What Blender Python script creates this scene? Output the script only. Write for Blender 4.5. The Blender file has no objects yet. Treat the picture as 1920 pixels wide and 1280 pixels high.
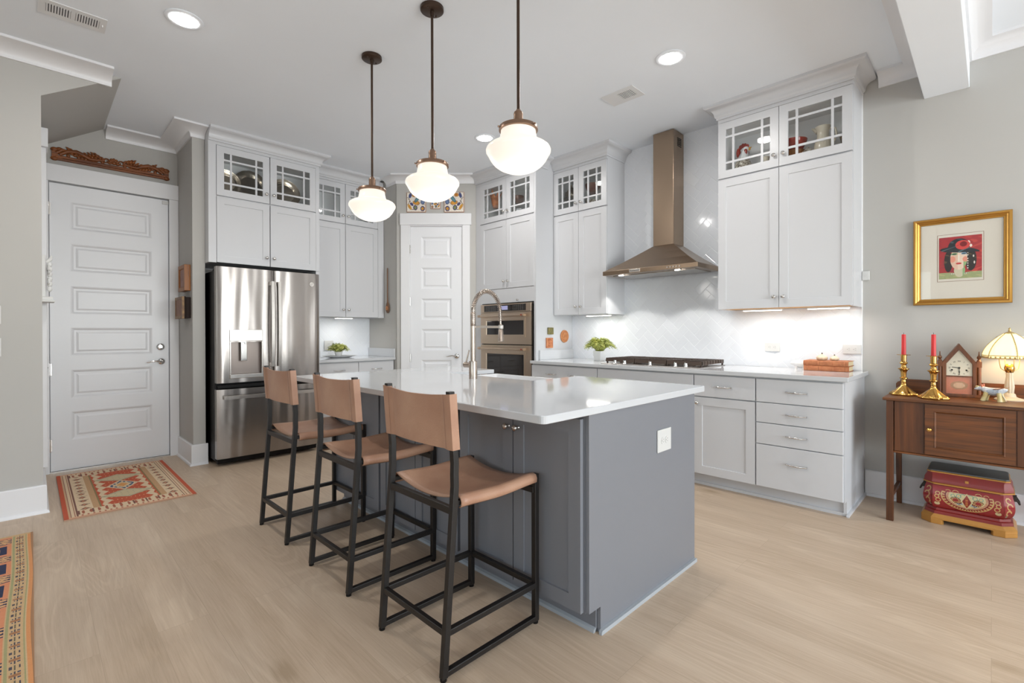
import bpy, bmesh, math, random
from math import sin, cos, pi, radians as R
from mathutils import Matrix, Vector

random.seed(7)
SC = bpy.context.scene
COL = SC.collection

# ------------------------------------------------------------------ camera
F_PX, YAW, PITCH, ROLL, CY = 901.23, R(44.9676), R(-0.25272), R(-0.1143), 627.29
_f = Vector((cos(YAW) * cos(PITCH), sin(YAW) * cos(PITCH), sin(PITCH)))
_r = Vector((sin(YAW), -cos(YAW), 0))
_u = _r.cross(_f)
_r2 = _r * cos(ROLL) + _u * sin(ROLL)
_u2 = -_r * sin(ROLL) + _u * cos(ROLL)
cam = bpy.data.cameras.new('camera')
cam.sensor_width = 36
cam.lens = 36 * F_PX / 1920
cam.shift_y = (CY - 640) / 1920
cam.clip_start = 0.02
camo = bpy.data.objects.new('camera', cam)
COL.objects.link(camo)
camo.matrix_world = Matrix(((_r2.x, _u2.x, -_f.x, 0), (_r2.y, _u2.y, -_f.y, 0), (_r2.z, _u2.z, -_f.z, 1.2), (0, 0, 0, 1)))
SC.camera = camo

# ------------------------------------------------------------------ colour management, world, daylight
vs = SC.view_settings
vs.view_transform = 'Standard'
vs.look = 'None'
vs.exposure = 0.26
vs.gamma = 1.0
vs.use_curve_mapping = False
SC.cycles.use_denoising = True
SC.cycles.max_bounces = 10
SC.cycles.diffuse_bounces = 6
SC.cycles.glossy_bounces = 5
SC.cycles.transparent_max_bounces = 12
SC.cycles.sample_clamp_indirect = 6
SC.cycles.caustics_reflective = False
SC.cycles.caustics_refractive = False

W = bpy.data.worlds.new('world')
SC.world = W
W.use_nodes = True
wn = W.node_tree
wn.nodes.clear()
wo = wn.nodes.new('ShaderNodeOutputWorld')
wb = wn.nodes.new('ShaderNodeBackground')
sky = wn.nodes.new('ShaderNodeTexSky')
sky.sky_type = 'NISHITA'
sky.sun_disc = False
sky.sun_elevation = R(40)
sky.sun_rotation = R(120)
wb.inputs['Strength'].default_value = 0.35
wn.links.new(sky.outputs[0], wb.inputs['Color'])
wn.links.new(wb.outputs[0], wo.inputs['Surface'])

def area(name, loc, aim, sx, sy, power, color=(1, 1, 1), parent=None, spread=180, shape='RECTANGLE'):
    l = bpy.data.lights.new(name, 'AREA')
    l.shape = shape
    l.size = sx
    l.size_y = sy
    l.energy = power
    l.color = color
    l.spread = R(spread)
    o = bpy.data.objects.new(name, l)
    COL.objects.link(o)
    o.location = loc
    o.rotation_euler = Vector(aim).to_track_quat('-Z', 'Y').to_euler()
    if parent:
        o.parent = parent
    return o

# daylight coming in through the three windows behind the camera
DAY = (0.93, 0.968, 1.0)
area('daylight_window_1', (-4.66, 1.75, 1.55), (1, 0, 0), 1.75, 1.9, 25, DAY)
area('daylight_window_2', (-4.66, -2.2, 1.40), (1, 0, 0), 3.2, 2.3, 54, DAY)
area('daylight_window_3', (1.9, -4.66, 1.45), (0, 1, 0), 3.8, 2.3, 272, DAY)

# ------------------------------------------------------------------ materials
def lin(c):
    c /= 255.0
    return c / 12.92 if c <= 0.04045 else ((c + 0.055) / 1.055) ** 2.4

def rgb(h):
    h = h.lstrip('#')
    return tuple(lin(int(h[i:i + 2], 16)) for i in (0, 2, 4)) + (1.0,)

def base_mat(name):
    m = bpy.data.materials.new(name)
    m.use_nodes = True
    nt = m.node_tree
    return m, nt, nt.nodes['Principled BSDF']

def nd(nt, typ, **kw):
    n = nt.nodes.new(typ)
    for k, v in kw.items():
        if hasattr(n, k):
            setattr(n, k, v)
        else:
            n.inputs[k].default_value = v
    return n

def coords(nt, scale=(1, 1, 1), rot=(0, 0, 0), kind='Object'):
    tc = nt.nodes.new('ShaderNodeTexCoord')
    mp = nt.nodes.new('ShaderNodeMapping')
    mp.inputs['Scale'].default_value = scale
    mp.inputs['Rotation'].default_value = rot
    nt.links.new(tc.outputs[kind], mp.inputs['Vector'])
    return mp.outputs[0]

def pm(name, hexc, rough=0.5, metal=0.0, var=0.03, scale=6.0, bump=0.0, bscale=60.0, stretch=(1, 1, 1), coat=0.0, spec=0.5, hex2=None, detail=3.0, rvar=0.0):
    """Principled surface with a noise-driven colour variation and an optional noise bump."""
    m, nt, b = base_mat(name)
    c = rgb(hexc)
    vec = coords(nt, stretch)
    n = nd(nt, 'ShaderNodeTexNoise', Scale=scale, Detail=detail)
    nt.links.new(vec, n.inputs['Vector'])
    ramp = nt.nodes.new('ShaderNodeValToRGB')
    if hex2:
        c2 = rgb(hex2)
        ramp.color_ramp.elements[0].position = 0.35
        ramp.color_ramp.elements[1].position = 0.65
    else:
        c2 = tuple(min(1, x * (1 + var)) for x in c[:3]) + (1,)
        c = tuple(x * (1 - var) for x in c[:3]) + (1,)
    ramp.color_ramp.elements[0].color = c
    ramp.color_ramp.elements[1].color = c2
    nt.links.new(n.outputs['Fac'], ramp.inputs['Fac'])
    nt.links.new(ramp.outputs['Color'], b.inputs['Base Color'])
    b.inputs['Roughness'].default_value = rough
    b.inputs['Metallic'].default_value = metal
    b.inputs['Specular IOR Level'].default_value = spec
    b.inputs['Coat Weight'].default_value = coat
    b.inputs['Coat Roughness'].default_value = 0.1
    if bump:
        n2 = nd(nt, 'ShaderNodeTexNoise', Scale=bscale, Detail=4.0)
        nt.links.new(vec, n2.inputs['Vector'])
        bp = nd(nt, 'ShaderNodeBump', Strength=bump, Distance=0.01)
        nt.links.new(n2.outputs['Fac'], bp.inputs['Height'])
        nt.links.new(bp.outputs['Normal'], b.inputs['Normal'])
    return m

def emit(name, hexc, strength, rough=0.3, base=None):
    m, nt, b = base_mat(name)
    n = nd(nt, 'ShaderNodeTexNoise', Scale=5.0)
    ramp = nt.nodes.new('ShaderNodeValToRGB')
    c = rgb(hexc)
    ramp.color_ramp.elements[0].color = tuple(x * 0.97 for x in c[:3]) + (1,)
    ramp.color_ramp.elements[1].color = c
    nt.links.new(n.outputs['Fac'], ramp.inputs['Fac'])
    nt.links.new(ramp.outputs['Color'], b.inputs['Emission Color'])
    b.inputs['Base Color'].default_value = rgb(base) if base else c
    b.inputs['Emission Strength'].default_value = strength
    b.inputs['Roughness'].default_value = rough
    return m

def painted(name, rough=0.6, coat=0.0, bump=0.0, bscale=300):
    m, nt, b = base_mat(name)
    a = nt.nodes.new('ShaderNodeAttribute')
    a.attribute_name = 'Col'
    n = nd(nt, 'ShaderNodeTexNoise', Scale=90.0, Detail=3.0)
    nt.links.new(coords(nt), n.inputs['Vector'])
    mx = nt.nodes.new('ShaderNodeMix')
    mx.data_type = 'RGBA'
    mx.blend_type = 'OVERLAY'
    mx.inputs['Factor'].default_value = 0.12
    nt.links.new(a.outputs['Color'], mx.inputs[6])
    nt.links.new(n.outputs['Fac'], mx.inputs[7])
    nt.links.new(mx.outputs[2], b.inputs['Base Color'])
    b.inputs['Roughness'].default_value = rough
    b.inputs['Coat Weight'].default_value = coat
    if bump:
        n2 = nd(nt, 'ShaderNodeTexNoise', Scale=bscale, Detail=2.0)
        nt.links.new(coords(nt), n2.inputs['Vector'])
        bp = nd(nt, 'ShaderNodeBump', Strength=bump, Distance=0.004)
        nt.links.new(n2.outputs['Fac'], bp.inputs['Height'])
        nt.links.new(bp.outputs['Normal'], b.inputs['Normal'])
    return m

def glass(name, tint=(0.97, 0.98, 0.98), refl=1.0):
    m = bpy.data.materials.new(name)
    m.use_nodes = True
    nt = m.node_tree
    nt.nodes.clear()
    o = nt.nodes.new('ShaderNodeOutputMaterial')
    t = nd(nt, 'ShaderNodeBsdfTransparent', Color=tint + (1,))
    g = nd(nt, 'ShaderNodeBsdfGlossy', Roughness=0.01)
    fr = nd(nt, 'ShaderNodeFresnel', IOR=1.45)
    mx = nt.nodes.new('ShaderNodeMixShader')
    mu = nd(nt, 'ShaderNodeMath', operation='MULTIPLY')
    ge = nt.nodes.new('ShaderNodeNewGeometry')
    sb = nd(nt, 'ShaderNodeMath', operation='SUBTRACT')        # only the face the ray enters by reflects
    sb.inputs[0].default_value = refl
    nt.links.new(ge.outputs['Backfacing'], sb.inputs[1])
    sb.use_clamp = True
    nt.links.new(sb.outputs[0], mu.inputs[1])
    nt.links.new(fr.outputs[0], mu.inputs[0])
    nt.links.new(mu.outputs[0], mx.inputs[0])
    nt.links.new(t.outputs[0], mx.inputs[1])
    nt.links.new(g.outputs[0], mx.inputs[2])
    nt.links.new(mx.outputs[0], o.inputs['Surface'])
    return m

def wood_mat(name, h1, h2, rough=0.35, scale=1.0, axis='y', coat=0.2):
    """Stained timber, grain running along one local axis."""
    m, nt, b = base_mat(name)
    st = {'x': (0.6, 14, 14), 'y': (14, 0.6, 14), 'z': (14, 14, 0.6)}[axis]
    vec = coords(nt, tuple(s * scale for s in st))
    n = nd(nt, 'ShaderNodeTexNoise', Scale=2.5, Detail=6.0, Roughness=0.6, Distortion=0.6)
    nt.links.new(vec, n.inputs['Vector'])
    ramp = nt.nodes.new('ShaderNodeValToRGB')
    ramp.color_ramp.elements[0].position = 0.3
    ramp.color_ramp.elements[1].position = 0.7
    ramp.color_ramp.elements[0].color = rgb(h1)
    ramp.color_ramp.elements[1].color = rgb(h2)
    nt.links.new(n.outputs['Fac'], ramp.inputs['Fac'])
    nt.links.new(ramp.outputs['Color'], b.inputs['Base Color'])
    b.inputs['Roughness'].default_value = rough
    b.inputs['Coat Weight'].default_value = coat
    b.inputs['Coat Roughness'].default_value = 0.15
    bp = nd(nt, 'ShaderNodeBump', Strength=0.15, Distance=0.003)
    nt.links.new(n.outputs['Fac'], bp.inputs['Height'])
    nt.links.new(bp.outputs['Normal'], b.inputs['Normal'])
    return m

def floor_mat():
    m, nt, b = base_mat('oak_plank_floor')
    L = nt.links.new
    tc = nt.nodes.new('ShaderNodeTexCoord')
    sep = nt.nodes.new('ShaderNodeSeparateXYZ')
    L(tc.outputs['Object'], sep.inputs[0])
    cmb = nt.nodes.new('ShaderNodeCombineXYZ')          # planks run along world Y
    L(sep.outputs['Y'], cmb.inputs['X'])
    L(sep.outputs['X'], cmb.inputs['Y'])
    br = nt.nodes.new('ShaderNodeTexBrick')
    br.offset = 0.37
    br.inputs['Scale'].default_value = 1.0
    br.inputs['Brick Width'].default_value = 1.45
    br.inputs['Row Height'].default_value = 0.178
    br.inputs['Mortar Size'].default_value = 0.0007
    br.inputs['Mortar Smooth'].default_value = 0.3
    br.inputs['Bias'].default_value = 0.0
    br.inputs['Color1'].default_value = (0, 0, 0, 1)
    br.inputs['Color2'].default_value = (1, 1, 1, 1)
    br.inputs['Mortar'].default_value = (0.5, 0.5, 0.5, 1)
    L(cmb.outputs[0], br.inputs['Vector'])
    # offset the grain per plank
    off = nd(nt, 'ShaderNodeVectorMath', operation='SCALE')
    off.inputs['Scale'].default_value = 23.0
    L(br.outputs['Color'], off.inputs[0])
    add = nd(nt, 'ShaderNodeVectorMath', operation='ADD')
    L(tc.outputs['Object'], add.inputs[0])
    L(off.outputs[0], add.inputs[1])
    def mapped(s):
        mp = nt.nodes.new('ShaderNodeMapping')
        mp.inputs['Scale'].default_value = s
        L(add.outputs[0], mp.inputs['Vector'])
        return mp.outputs[0]
    fine = nd(nt, 'ShaderNodeTexNoise', Scale=3.0, Detail=8.0, Roughness=0.65, Distortion=0.4)
    L(mapped((44, 1.6, 1)), fine.inputs['Vector'])
    broad = nd(nt, 'ShaderNodeTexNoise', Scale=1.0, Detail=3.0, Roughness=0.5, Distortion=0.8)
    L(mapped((5.5, 0.8, 1)), broad.inputs['Vector'])
    # cathedral figure: contour lines of a stretched noise
    fig = nd(nt, 'ShaderNodeTexNoise', Scale=1.0, Detail=1.5, Roughness=0.4, Distortion=0.3)
    L(mapped((4.6, 0.62, 1)), fig.inputs['Vector'])
    m1 = nd(nt, 'ShaderNodeMath', operation='MULTIPLY')
    m1.inputs[1].default_value = 120.0
    L(fig.outputs['Fac'], m1.inputs[0])
    m2 = nd(nt, 'ShaderNodeMath', operation='SINE')
    L(m1.outputs[0], m2.inputs[0])
    ring = nt.nodes.new('ShaderNodeValToRGB')              # thin pale growth rings ...
    ring.color_ramp.elements[0].position = 0.55
    ring.color_ramp.elements[1].position = 0.95
    mr = nd(nt, 'ShaderNodeMapRange')
    mr.inputs['From Min'].default_value = -1.0
    L(m2.outputs[0], mr.inputs['Value'])
    L(mr.outputs[0], ring.inputs['Fac'])
    pat = nd(nt, 'ShaderNodeTexNoise', Scale=1.0, Detail=1.0)     # ... that come and go along the board
    L(mapped((3.1, 0.9, 1)), pat.inputs['Vector'])
    pr2 = nt.nodes.new('ShaderNodeValToRGB')
    pr2.color_ramp.elements[0].position = 0.47
    pr2.color_ramp.elements[1].position = 0.62
    L(pat.outputs['Fac'], pr2.inputs['Fac'])
    rm = nd(nt, 'ShaderNodeMath', operation='MULTIPLY')
    L(ring.outputs['Color'], rm.inputs[0])
    L(pr2.outputs['Color'], rm.inputs[1])
    kn = nd(nt, 'ShaderNodeTexVoronoi', feature='F1', Scale=1.0)
    L(mapped((2.9, 1.3, 1)), kn.inputs['Vector'])
    kr = nt.nodes.new('ShaderNodeValToRGB')
    kr.color_ramp.elements[0].position = 0.015
    kr.color_ramp.elements[0].color = (1, 1, 1, 1)
    kr.color_ramp.elements[1].position = 0.13
    kr.color_ramp.elements[1].color = (0, 0, 0, 1)
    L(kn.outputs['Distance'], kr.inputs['Fac'])
    ramp = nt.nodes.new('ShaderNodeValToRGB')
    e = ramp.color_ramp.elements
    e[0].position, e[0].color = 0.24, rgb('#aa947b')
    e[1].position, e[1].color = 0.78, rgb('#cfbba4')
    mid = e.new(0.5)
    mid.color = rgb('#bfa992')
    # combine
    def mad(a, k, bsock):
        n = nd(nt, 'ShaderNodeMath', operation='MULTIPLY_ADD')
        n.inputs[1].default_value = k
        L(a, n.inputs[0])
        if isinstance(bsock, float):
            n.inputs[2].default_value = bsock
        else:
            L(bsock, n.inputs[2])
        return n.outputs[0]
    s = mad(br.outputs['Color'], 0.06, -0.075)
    s = mad(fine.outputs['Fac'], 0.58, s)
    s = mad(broad.outputs['Fac'], 0.55, s)
    s = mad(rm.outputs[0], 0.11, s)
    s = mad(kr.outputs['Color'], -0.30, s)
    L(s, ramp.inputs['Fac'])
    mx = nt.nodes.new('ShaderNodeMix')
    mx.data_type = 'RGBA'
    L(br.outputs['Fac'], mx.inputs[0])
    L(ramp.outputs['Color'], mx.inputs[6])
    mx.inputs[7].default_value = rgb('#ab967f')
    L(mx.outputs[2], b.inputs['Base Color'])
    b.inputs['Roughness'].default_value = 0.42
    b.inputs['Specular IOR Level'].default_value = 0.4
    bp = nd(nt, 'ShaderNodeBump', Strength=0.12, Distance=0.002)
    L(s, bp.inputs['Height'])
    L(bp.outputs['Normal'], b.inputs['Normal'])
    return m

def steel(name, hexc, rough=0.22, wave=0.0, wscale=(5, 5, 0.7), brush=(1, 1, 250), bstr=0.04, aniso=0.0):
    """Brushed sheet steel; wave adds the slow buckling that bends its reflections."""
    m, nt, b = base_mat(name)
    L = nt.links.new
    b.inputs['Metallic'].default_value = 1.0
    b.inputs['Roughness'].default_value = rough
    vec = coords(nt, brush)
    n = nd(nt, 'ShaderNodeTexNoise', Scale=3.0, Detail=4.0)
    L(vec, n.inputs['Vector'])
    ramp = nt.nodes.new('ShaderNodeValToRGB')
    c = rgb(hexc)
    ramp.color_ramp.elements[0].color = tuple(x * 0.93 for x in c[:3]) + (1,)
    ramp.color_ramp.elements[1].color = c
    L(n.outputs['Fac'], ramp.inputs['Fac'])
    L(ramp.outputs['Color'], b.inputs['Base Color'])
    bp = nd(nt, 'ShaderNodeBump', Strength=bstr, Distance=0.001)
    L(n.outputs['Fac'], bp.inputs['Height'])
    last = bp
    if wave:
        vec2 = coords(nt, wscale)
        n2 = nd(nt, 'ShaderNodeTexNoise', Scale=1.0, Detail=1.0)
        L(vec2, n2.inputs['Vector'])
        b2 = nd(nt, 'ShaderNodeBump', Strength=wave, Distance=0.05)
        L(n2.outputs['Fac'], b2.inputs['Height'])
        L(bp.outputs['Normal'], b2.inputs['Normal'])
        last = b2
    L(last.outputs['Normal'], b.inputs['Normal'])
    return m

M = dict(
    ceiling=pm('ceiling_paint', '#ebf0f6', 0.9, var=0.01),
    wall=pm('greige_wall_paint', '#b7b5b1', 0.85, var=0.012, bump=0.02, bscale=250),
    trim=pm('white_trim_paint', '#e2e2e4', 0.35, var=0.008),
    doorp=pm('white_door_paint', '#e3e4e7', 0.35, var=0.008, bump=0.03, bscale=40, stretch=(1, 1, 8)),
    cab=pm('white_cabinet_paint', '#cccdd0', 0.32, var=0.008),
    cabin=pm('lightened_cabinet_interior', '#f0f0f0', 0.5, var=0.01),  # cabinet white made paler, light put into the colour behind the glass
    isl=pm('grey_island_paint', '#7a7c82', 0.38, var=0.02, scale=3),
    shoe=pm('grey_shoe_moulding_paint', '#a9aeb3', 0.4, var=0.02),
    quartz=pm('white_quartz', '#c8cacd', 0.07, var=0.012, scale=14, spec=0.5),
    tile=pm('white_glazed_tile', '#e2e5ea', 0.08, var=0.01, bump=0.02, bscale=14),
    grout=pm('white_grout', '#eeeff0', 0.8, var=0.02),
    floor=floor_mat(),
    chrome=pm('polished_chrome', '#dcdcdc', 0.12, 1.0, var=0.02),
    nickel=pm('satin_nickel', '#d6d3cf', 0.2, 1.0, var=0.03),
    steel=steel('fridge_steel', '#a39d99', 0.25, wave=0.36, wscale=(7, 7, 0.8)),
    steelp=steel('satin_steel', '#bfbab5', 0.27),
    bronze=steel('warm_brushed_steel', '#a8937f', 0.27, brush=(1, 60, 1)),
    oven=steel('oven_steel', '#cab6a2', 0.28, brush=(1, 1, 120)),
    faucet=steel('spot_free_nickel', '#bbaea3', 0.26, brush=(60, 60, 1)),
    black=pm('black_plastic', '#0b0808', 0.45, var=0.1, spec=0.25),
    blackmetal=pm('black_powder_coat', '#15110f', 0.42, var=0.08, bump=0.02, bscale=200),
    iron=pm('cast_iron_grate', '#46382f', 0.5, 0.2, var=0.08),
    darkglass=pm('dark_oven_glass', '#1e1611', 0.05, var=0.05, spec=0.8),
    leather=pm('tan_leather', '#a67d66', 0.42, hex2='#b68f76', scale=5, bump=0.12, bscale=160),
    leatherd=pm('tan_leather_hem', '#98735f', 0.45, var=0.04, bump=0.1, bscale=160),
    rod=pm('oil_rubbed_bronze', '#4a3a30', 0.35, 0.7, var=0.06),
    fitter=pm('aged_brass_fitter', '#8f7462', 0.32, 0.8, var=0.05),
    globe=emit('lit_opal_glass', '#fff4e6', 0.62, 0.15, '#b5afa6'),
    lens=emit('lit_downlight_lens', '#fffdf8', 42.0),
    strip=emit('lit_under_cabinet_diffuser', '#fff8ee', 6.0),
    hoodlamp=emit('lit_hood_lamp', '#fff6ea', 12.0),
    pane=glass('clear_cabinet_glass'),
    window=glass('window_glass'),
    brass=pm('polished_brass', '#d0a35a', 0.16, 1.0, var=0.05, scale=20),
    candle=pm('red_candle_wax', '#cf2f30', 0.4, var=0.05),
    gold=pm('antique_gold_leaf', '#b98a45', 0.35, 0.85, var=0.1, scale=25, bump=0.05, bscale=90),
    oak=wood_mat('dark_oak', '#42230c', '#78441a', 0.42, 1.3, 'x', 0.0),
    oakv=wood_mat('dark_oak_upright', '#3c1f0b', '#693a17', 0.42, 1.0, 'z', 0.0),
    clockw=wood_mat('mahogany_case', '#4f2a13', '#7c4823', 0.4, 1.0, 'z', 0.0),
    carve=wood_mat('carved_teak', '#4a230c', '#9a5722', 0.5, 2.2, 'x', 0.0),
    spoonw=wood_mat('old_spoon_wood', '#5a4030', '#7b573c', 0.5, 2.0, 'z', 0.0),
    amber=wood_mat('amber_wood', '#74400a', '#a56316', 0.45, 2.0, 'z', 0.0),
    darkbook=pm('dark_brown_leather_board', '#21120b', 0.6, var=0.2, scale=20, spec=0.2),
    rustpanel=pm('rust_painted_panel', '#6a3312', 0.5, hex2='#84532a', scale=14),
    oldgilt=pm('worn_gilt_edge', '#8d6c3e', 0.5, hex2='#6a4726', scale=25),
    winepanel=pm('worn_wine_panel', '#83584e', 0.55, hex2='#9c7768', scale=12),
    silver=pm('tarnished_silver', '#b3a797', 0.2, 1.0, var=0.15, scale=10),
    terracotta=pm('terracotta', '#b86e47', 0.6, hex2='#cc8a5e', scale=30, bump=0.3, bscale=70),
    terralight=pm('orange_clay', '#d0905e', 0.6, hex2='#bd7a48', scale=40, bump=0.3, bscale=70),
    olive=pm('mottled_olive_glaze', '#5f6136', 0.35, hex2='#8a7a45', scale=60),
    porcelain=pm('white_porcelain', '#e8e8e9', 0.2, var=0.01),
    cream=pm('cream_ceramic', '#ddd3c0', 0.25, var=0.04),
    redglaze=pm('red_glaze', '#9a2f1e', 0.2, var=0.1, scale=20),
    yellowglaze=pm('yellow_glaze', '#d9a02f', 0.25, var=0.08),
    speck=pm('speckled_glaze', '#e2dccf', 0.3, hex2='#6f5a45', scale=70),
    leaf=pm('fern_leaf', '#8b963c', 0.5, hex2='#bfc066', scale=18),
    leafd=pm('fern_leaf_dark', '#78853a', 0.5, hex2='#a8ad55', scale=18),
    soil=pm('potting_soil', '#3b2d22', 0.9, var=0.2),
    plastic=pm('white_switch_plastic', '#cfcfcd', 0.3, var=0.008),
    slot=pm('outlet_slot', '#8b8b88', 0.5, var=0.02),
    vent=pm('white_vent_enamel', '#dedede', 0.4, var=0.01),
    ventdark=pm('vent_duct', '#77777a', 0.8, var=0.03),
    paper=pm('book_paper', '#d9c7a0', 0.8, var=0.08, scale=60),
    clothcover=pm('rust_cloth_binding', '#a5603b', 0.6, hex2='#b9764c', scale=30, bump=0.1, bscale=200),
    clothcover2=pm('tan_cloth_binding', '#b27148', 0.6, hex2='#9a5b38', scale=30, bump=0.1, bscale=200),
    garlic=pm('garlic_skin', '#d8c9b0', 0.5, hex2='#b7a184', scale=14),
    mat_board=pm('ivory_mat_board', '#d8d2c6', 0.8, var=0.01),
    paint=painted('painted_surface', 0.45),
    paintg=painted('glazed_painted_surface', 0.2, 0.3),
    rug=painted('woven_wool', 0.95, bump=0.5),
    lampshade=emit('lit_amber_glass_panel', '#ffe7a8', 1.05, 0.3),
    lampmetal=pm('ivory_brass_metal', '#cdb27c', 0.35, 0.6, var=0.08, scale=30),
    stone=pm('pale_fluted_stone', '#c9bda6', 0.4, var=0.06, scale=20),
    lacq=pm('red_lacquer', '#84211c', 0.3, var=0.12, scale=12, coat=0.15),
    lacqtop=pm('dark_lid_lacquer', '#4a4b4b', 0.35, hex2='#585a5b', scale=7, coat=0.1),
    goldpaint=pm('gold_painted_edge', '#c08a45', 0.3, 0.3, var=0.1, scale=25),
    white_carve=pm('white_painted_carving', '#e4e4e2', 0.5, var=0.02),
    figure=pm('speckled_white_glaze', '#e6e8e9', 0.3, hex2='#a9b6c4', scale=75),
    straw=pm('yellow_clay', '#cdb878', 0.5, hex2='#e0d3a2', scale=30),
    pinkpanel=pm('salmon_glass', '#c4755a', 0.3, var=0.04),
    handmetal=pm('dark_clock_hand', '#3a3833', 0.4, 0.5, var=0.05),
    logo=pm('pale_emblem_metal', '#d9d4cf', 0.3, 0.7, var=0.03),
    screen=emit('oven_clock_display', '#9a9ac0', 0.35, 0.1),
    redmedal=pm('red_enamel', '#a8402c', 0.3, 0.3, var=0.05),
    underwood=pm('raw_ply_underside', '#d9a35f', 0.6, var=0.05),
    outside=pm('pale_house_siding', '#d6dde2', 0.8, var=0.03),
)

# ------------------------------------------------------------------ mesh builder
class MB:
    def __init__(self):
        self.v, self.f, self.mi, self.xf = [], [], [], None

    def add(self, verts, faces, m=0):
        o = len(self.v)
        if self.xf is not None:
            verts = [self.xf @ Vector(p) for p in verts]
        self.v += [tuple(p) for p in verts]
        for q in faces:
            self.f.append(tuple(i + o for i in q))
            self.mi.append(m)

    def quad(self, a, b, c, d, m=0):
        self.add([a, b, c, d], [(0, 1, 2, 3)], m)

    def box(self, x0, x1, y0, y1, z0, z1, m=0):
        self.add([(x0, y0, z0), (x1, y0, z0), (x1, y1, z0), (x0, y1, z0), (x0, y0, z1), (x1, y0, z1), (x1, y1, z1), (x0, y1, z1)],
                 [(0, 3, 2, 1), (4, 5, 6, 7), (0, 1, 5, 4), (1, 2, 6, 5), (2, 3, 7, 6), (3, 0, 4, 7)], m)

    def bar(self, p, q, w, h=None, up=(0, 0, 1), m=0):
        h = h or w
        p, q = Vector(p), Vector(q)
        d = (q - p).normalized()
        u = Vector(up)
        s = d.cross(u)
        if s.length < 1e-4:
            u = Vector((1, 0, 0))
            s = d.cross(u)
        s.normalize()
        u = s.cross(d).normalized()
        s, u = s * w / 2, u * h / 2
        vs = [c + a + b for c in (p, q) for a, b in ((-s, -u), (s, -u), (s, u), (-s, u))]
        self.add(vs, [(0, 3, 2, 1), (4, 5, 6, 7), (0, 1, 5, 4), (1, 2, 6, 5), (2, 3, 7, 6), (3, 0, 4, 7)], m)

    def loft(self, rings, caps=True, m=0, closed=True):
        n = len(rings[0])
        vs = [p for r in rings for p in r]
        fs = []
        for i in range(len(rings) - 1):
            for j in range(n if closed else n - 1):
                k = (j + 1) % n
                fs.append((i * n + j, i * n + k, (i + 1) * n + k, (i + 1) * n + j))
        if caps:
            fs.append(tuple(range(n - 1, -1, -1)))
            fs.append(tuple((len(rings) - 1) * n + j for j in range(n)))
        self.add(vs, fs, m)

    def prism(self, poly, axis, a0, a1, m=0):
        def P(p, a):
            return {'x': (a, p[0], p[1]), 'y': (p[0], a, p[1]), 'z': (p[0], p[1], a)}[axis]
        self.loft([[P(p, a0) for p in poly], [P(p, a1) for p in poly]], True, m)

    def lathe(self, prof, c=(0, 0, 0), seg=24, axis='z', m=0, sx=1.0, sy=1.0, caps=True):
        rings = []
        for r, z in prof:
            r = max(r, 1e-4)
            ring = []
            for i in range(seg):
                a = 2 * pi * i / seg
                x, y = r * cos(a) * sx, r * sin(a) * sy
                p = {'z': (x, y, z), 'y': (x, z, y), 'x': (z, x, y)}[axis]
                ring.append((p[0] + c[0], p[1] + c[1], p[2] + c[2]))
            rings.append(ring)
        self.loft(rings, caps, m)

    def cyl(self, c, r, z0, z1, seg=20, axis='z', m=0):
        self.lathe([(r, z0), (r, z1)], c, seg, axis, m)

    def tube(self, pts, r, seg=8, m=0, phase=0.0, flat=1.0):
        pts = [Vector(p) for p in pts]
        rs = r if isinstance(r, (list, tuple)) else [r] * len(pts)
        rings, prev = [], None
        for i, p in enumerate(pts):
            d = (pts[min(i + 1, len(pts) - 1)] - pts[max(i - 1, 0)]).normalized()
            if prev is None:
                a = Vector((0, 0, 1)) if abs(d.z) < 0.9 else Vector((1, 0, 0))
                s = d.cross(a).normalized()
            else:
                s = (prev - d * prev.dot(d))
                s = s.normalized() if s.length > 1e-6 else d.orthogonal().normalized()
            prev = s
            t = d.cross(s)
            rings.append([p + s * rs[i] * cos(phase + 2 * pi * k / seg) + t * rs[i] * flat * sin(phase + 2 * pi * k / seg) for k in range(seg)])
        self.loft(rings, True, m)

    def ball(self, c, r, seg=16, rings=10, m=0, rot=None):
        rr = (r, r, r) if not isinstance(r, (list, tuple)) else r
        rg = []
        for i in range(rings + 1):
            t = pi * i / rings
            s = max(sin(t), 1e-3)
            ring = []
            for k in range(seg):
                p = Vector((rr[0] * s * cos(2 * pi * k / seg), rr[1] * s * sin(2 * pi * k / seg), rr[2] * cos(t)))
                if rot is not None:
                    p = rot @ p
                ring.append(p + Vector(c))
            rg.append(ring)
        self.loft(rg, True, m)

    def sweep(self, path, prof, side=1, m=0, z0=0.0):
        """Moulding: profile (out, z) carried along a plan path with mitred corners; side picks which way is out."""
        pts = [Vector((p[0], p[1])) for p in path]
        nrm = []
        for i in range(len(pts) - 1):
            d = (pts[i + 1] - pts[i]).normalized()
            nrm.append(Vector((d.y, -d.x)) * side)
        rings = []
        for i, p in enumerate(pts):
            if i == 0:
                mi = nrm[0]
            elif i == len(pts) - 1:
                mi = nrm[-1]
            else:
                mi = (nrm[i - 1] + nrm[i]) / (1 + nrm[i - 1].dot(nrm[i]))
            rings.append([(p.x + mi.x * o, p.y + mi.y * o, z0 + z) for o, z in prof])
        self.loft(rings, True, m)

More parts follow.
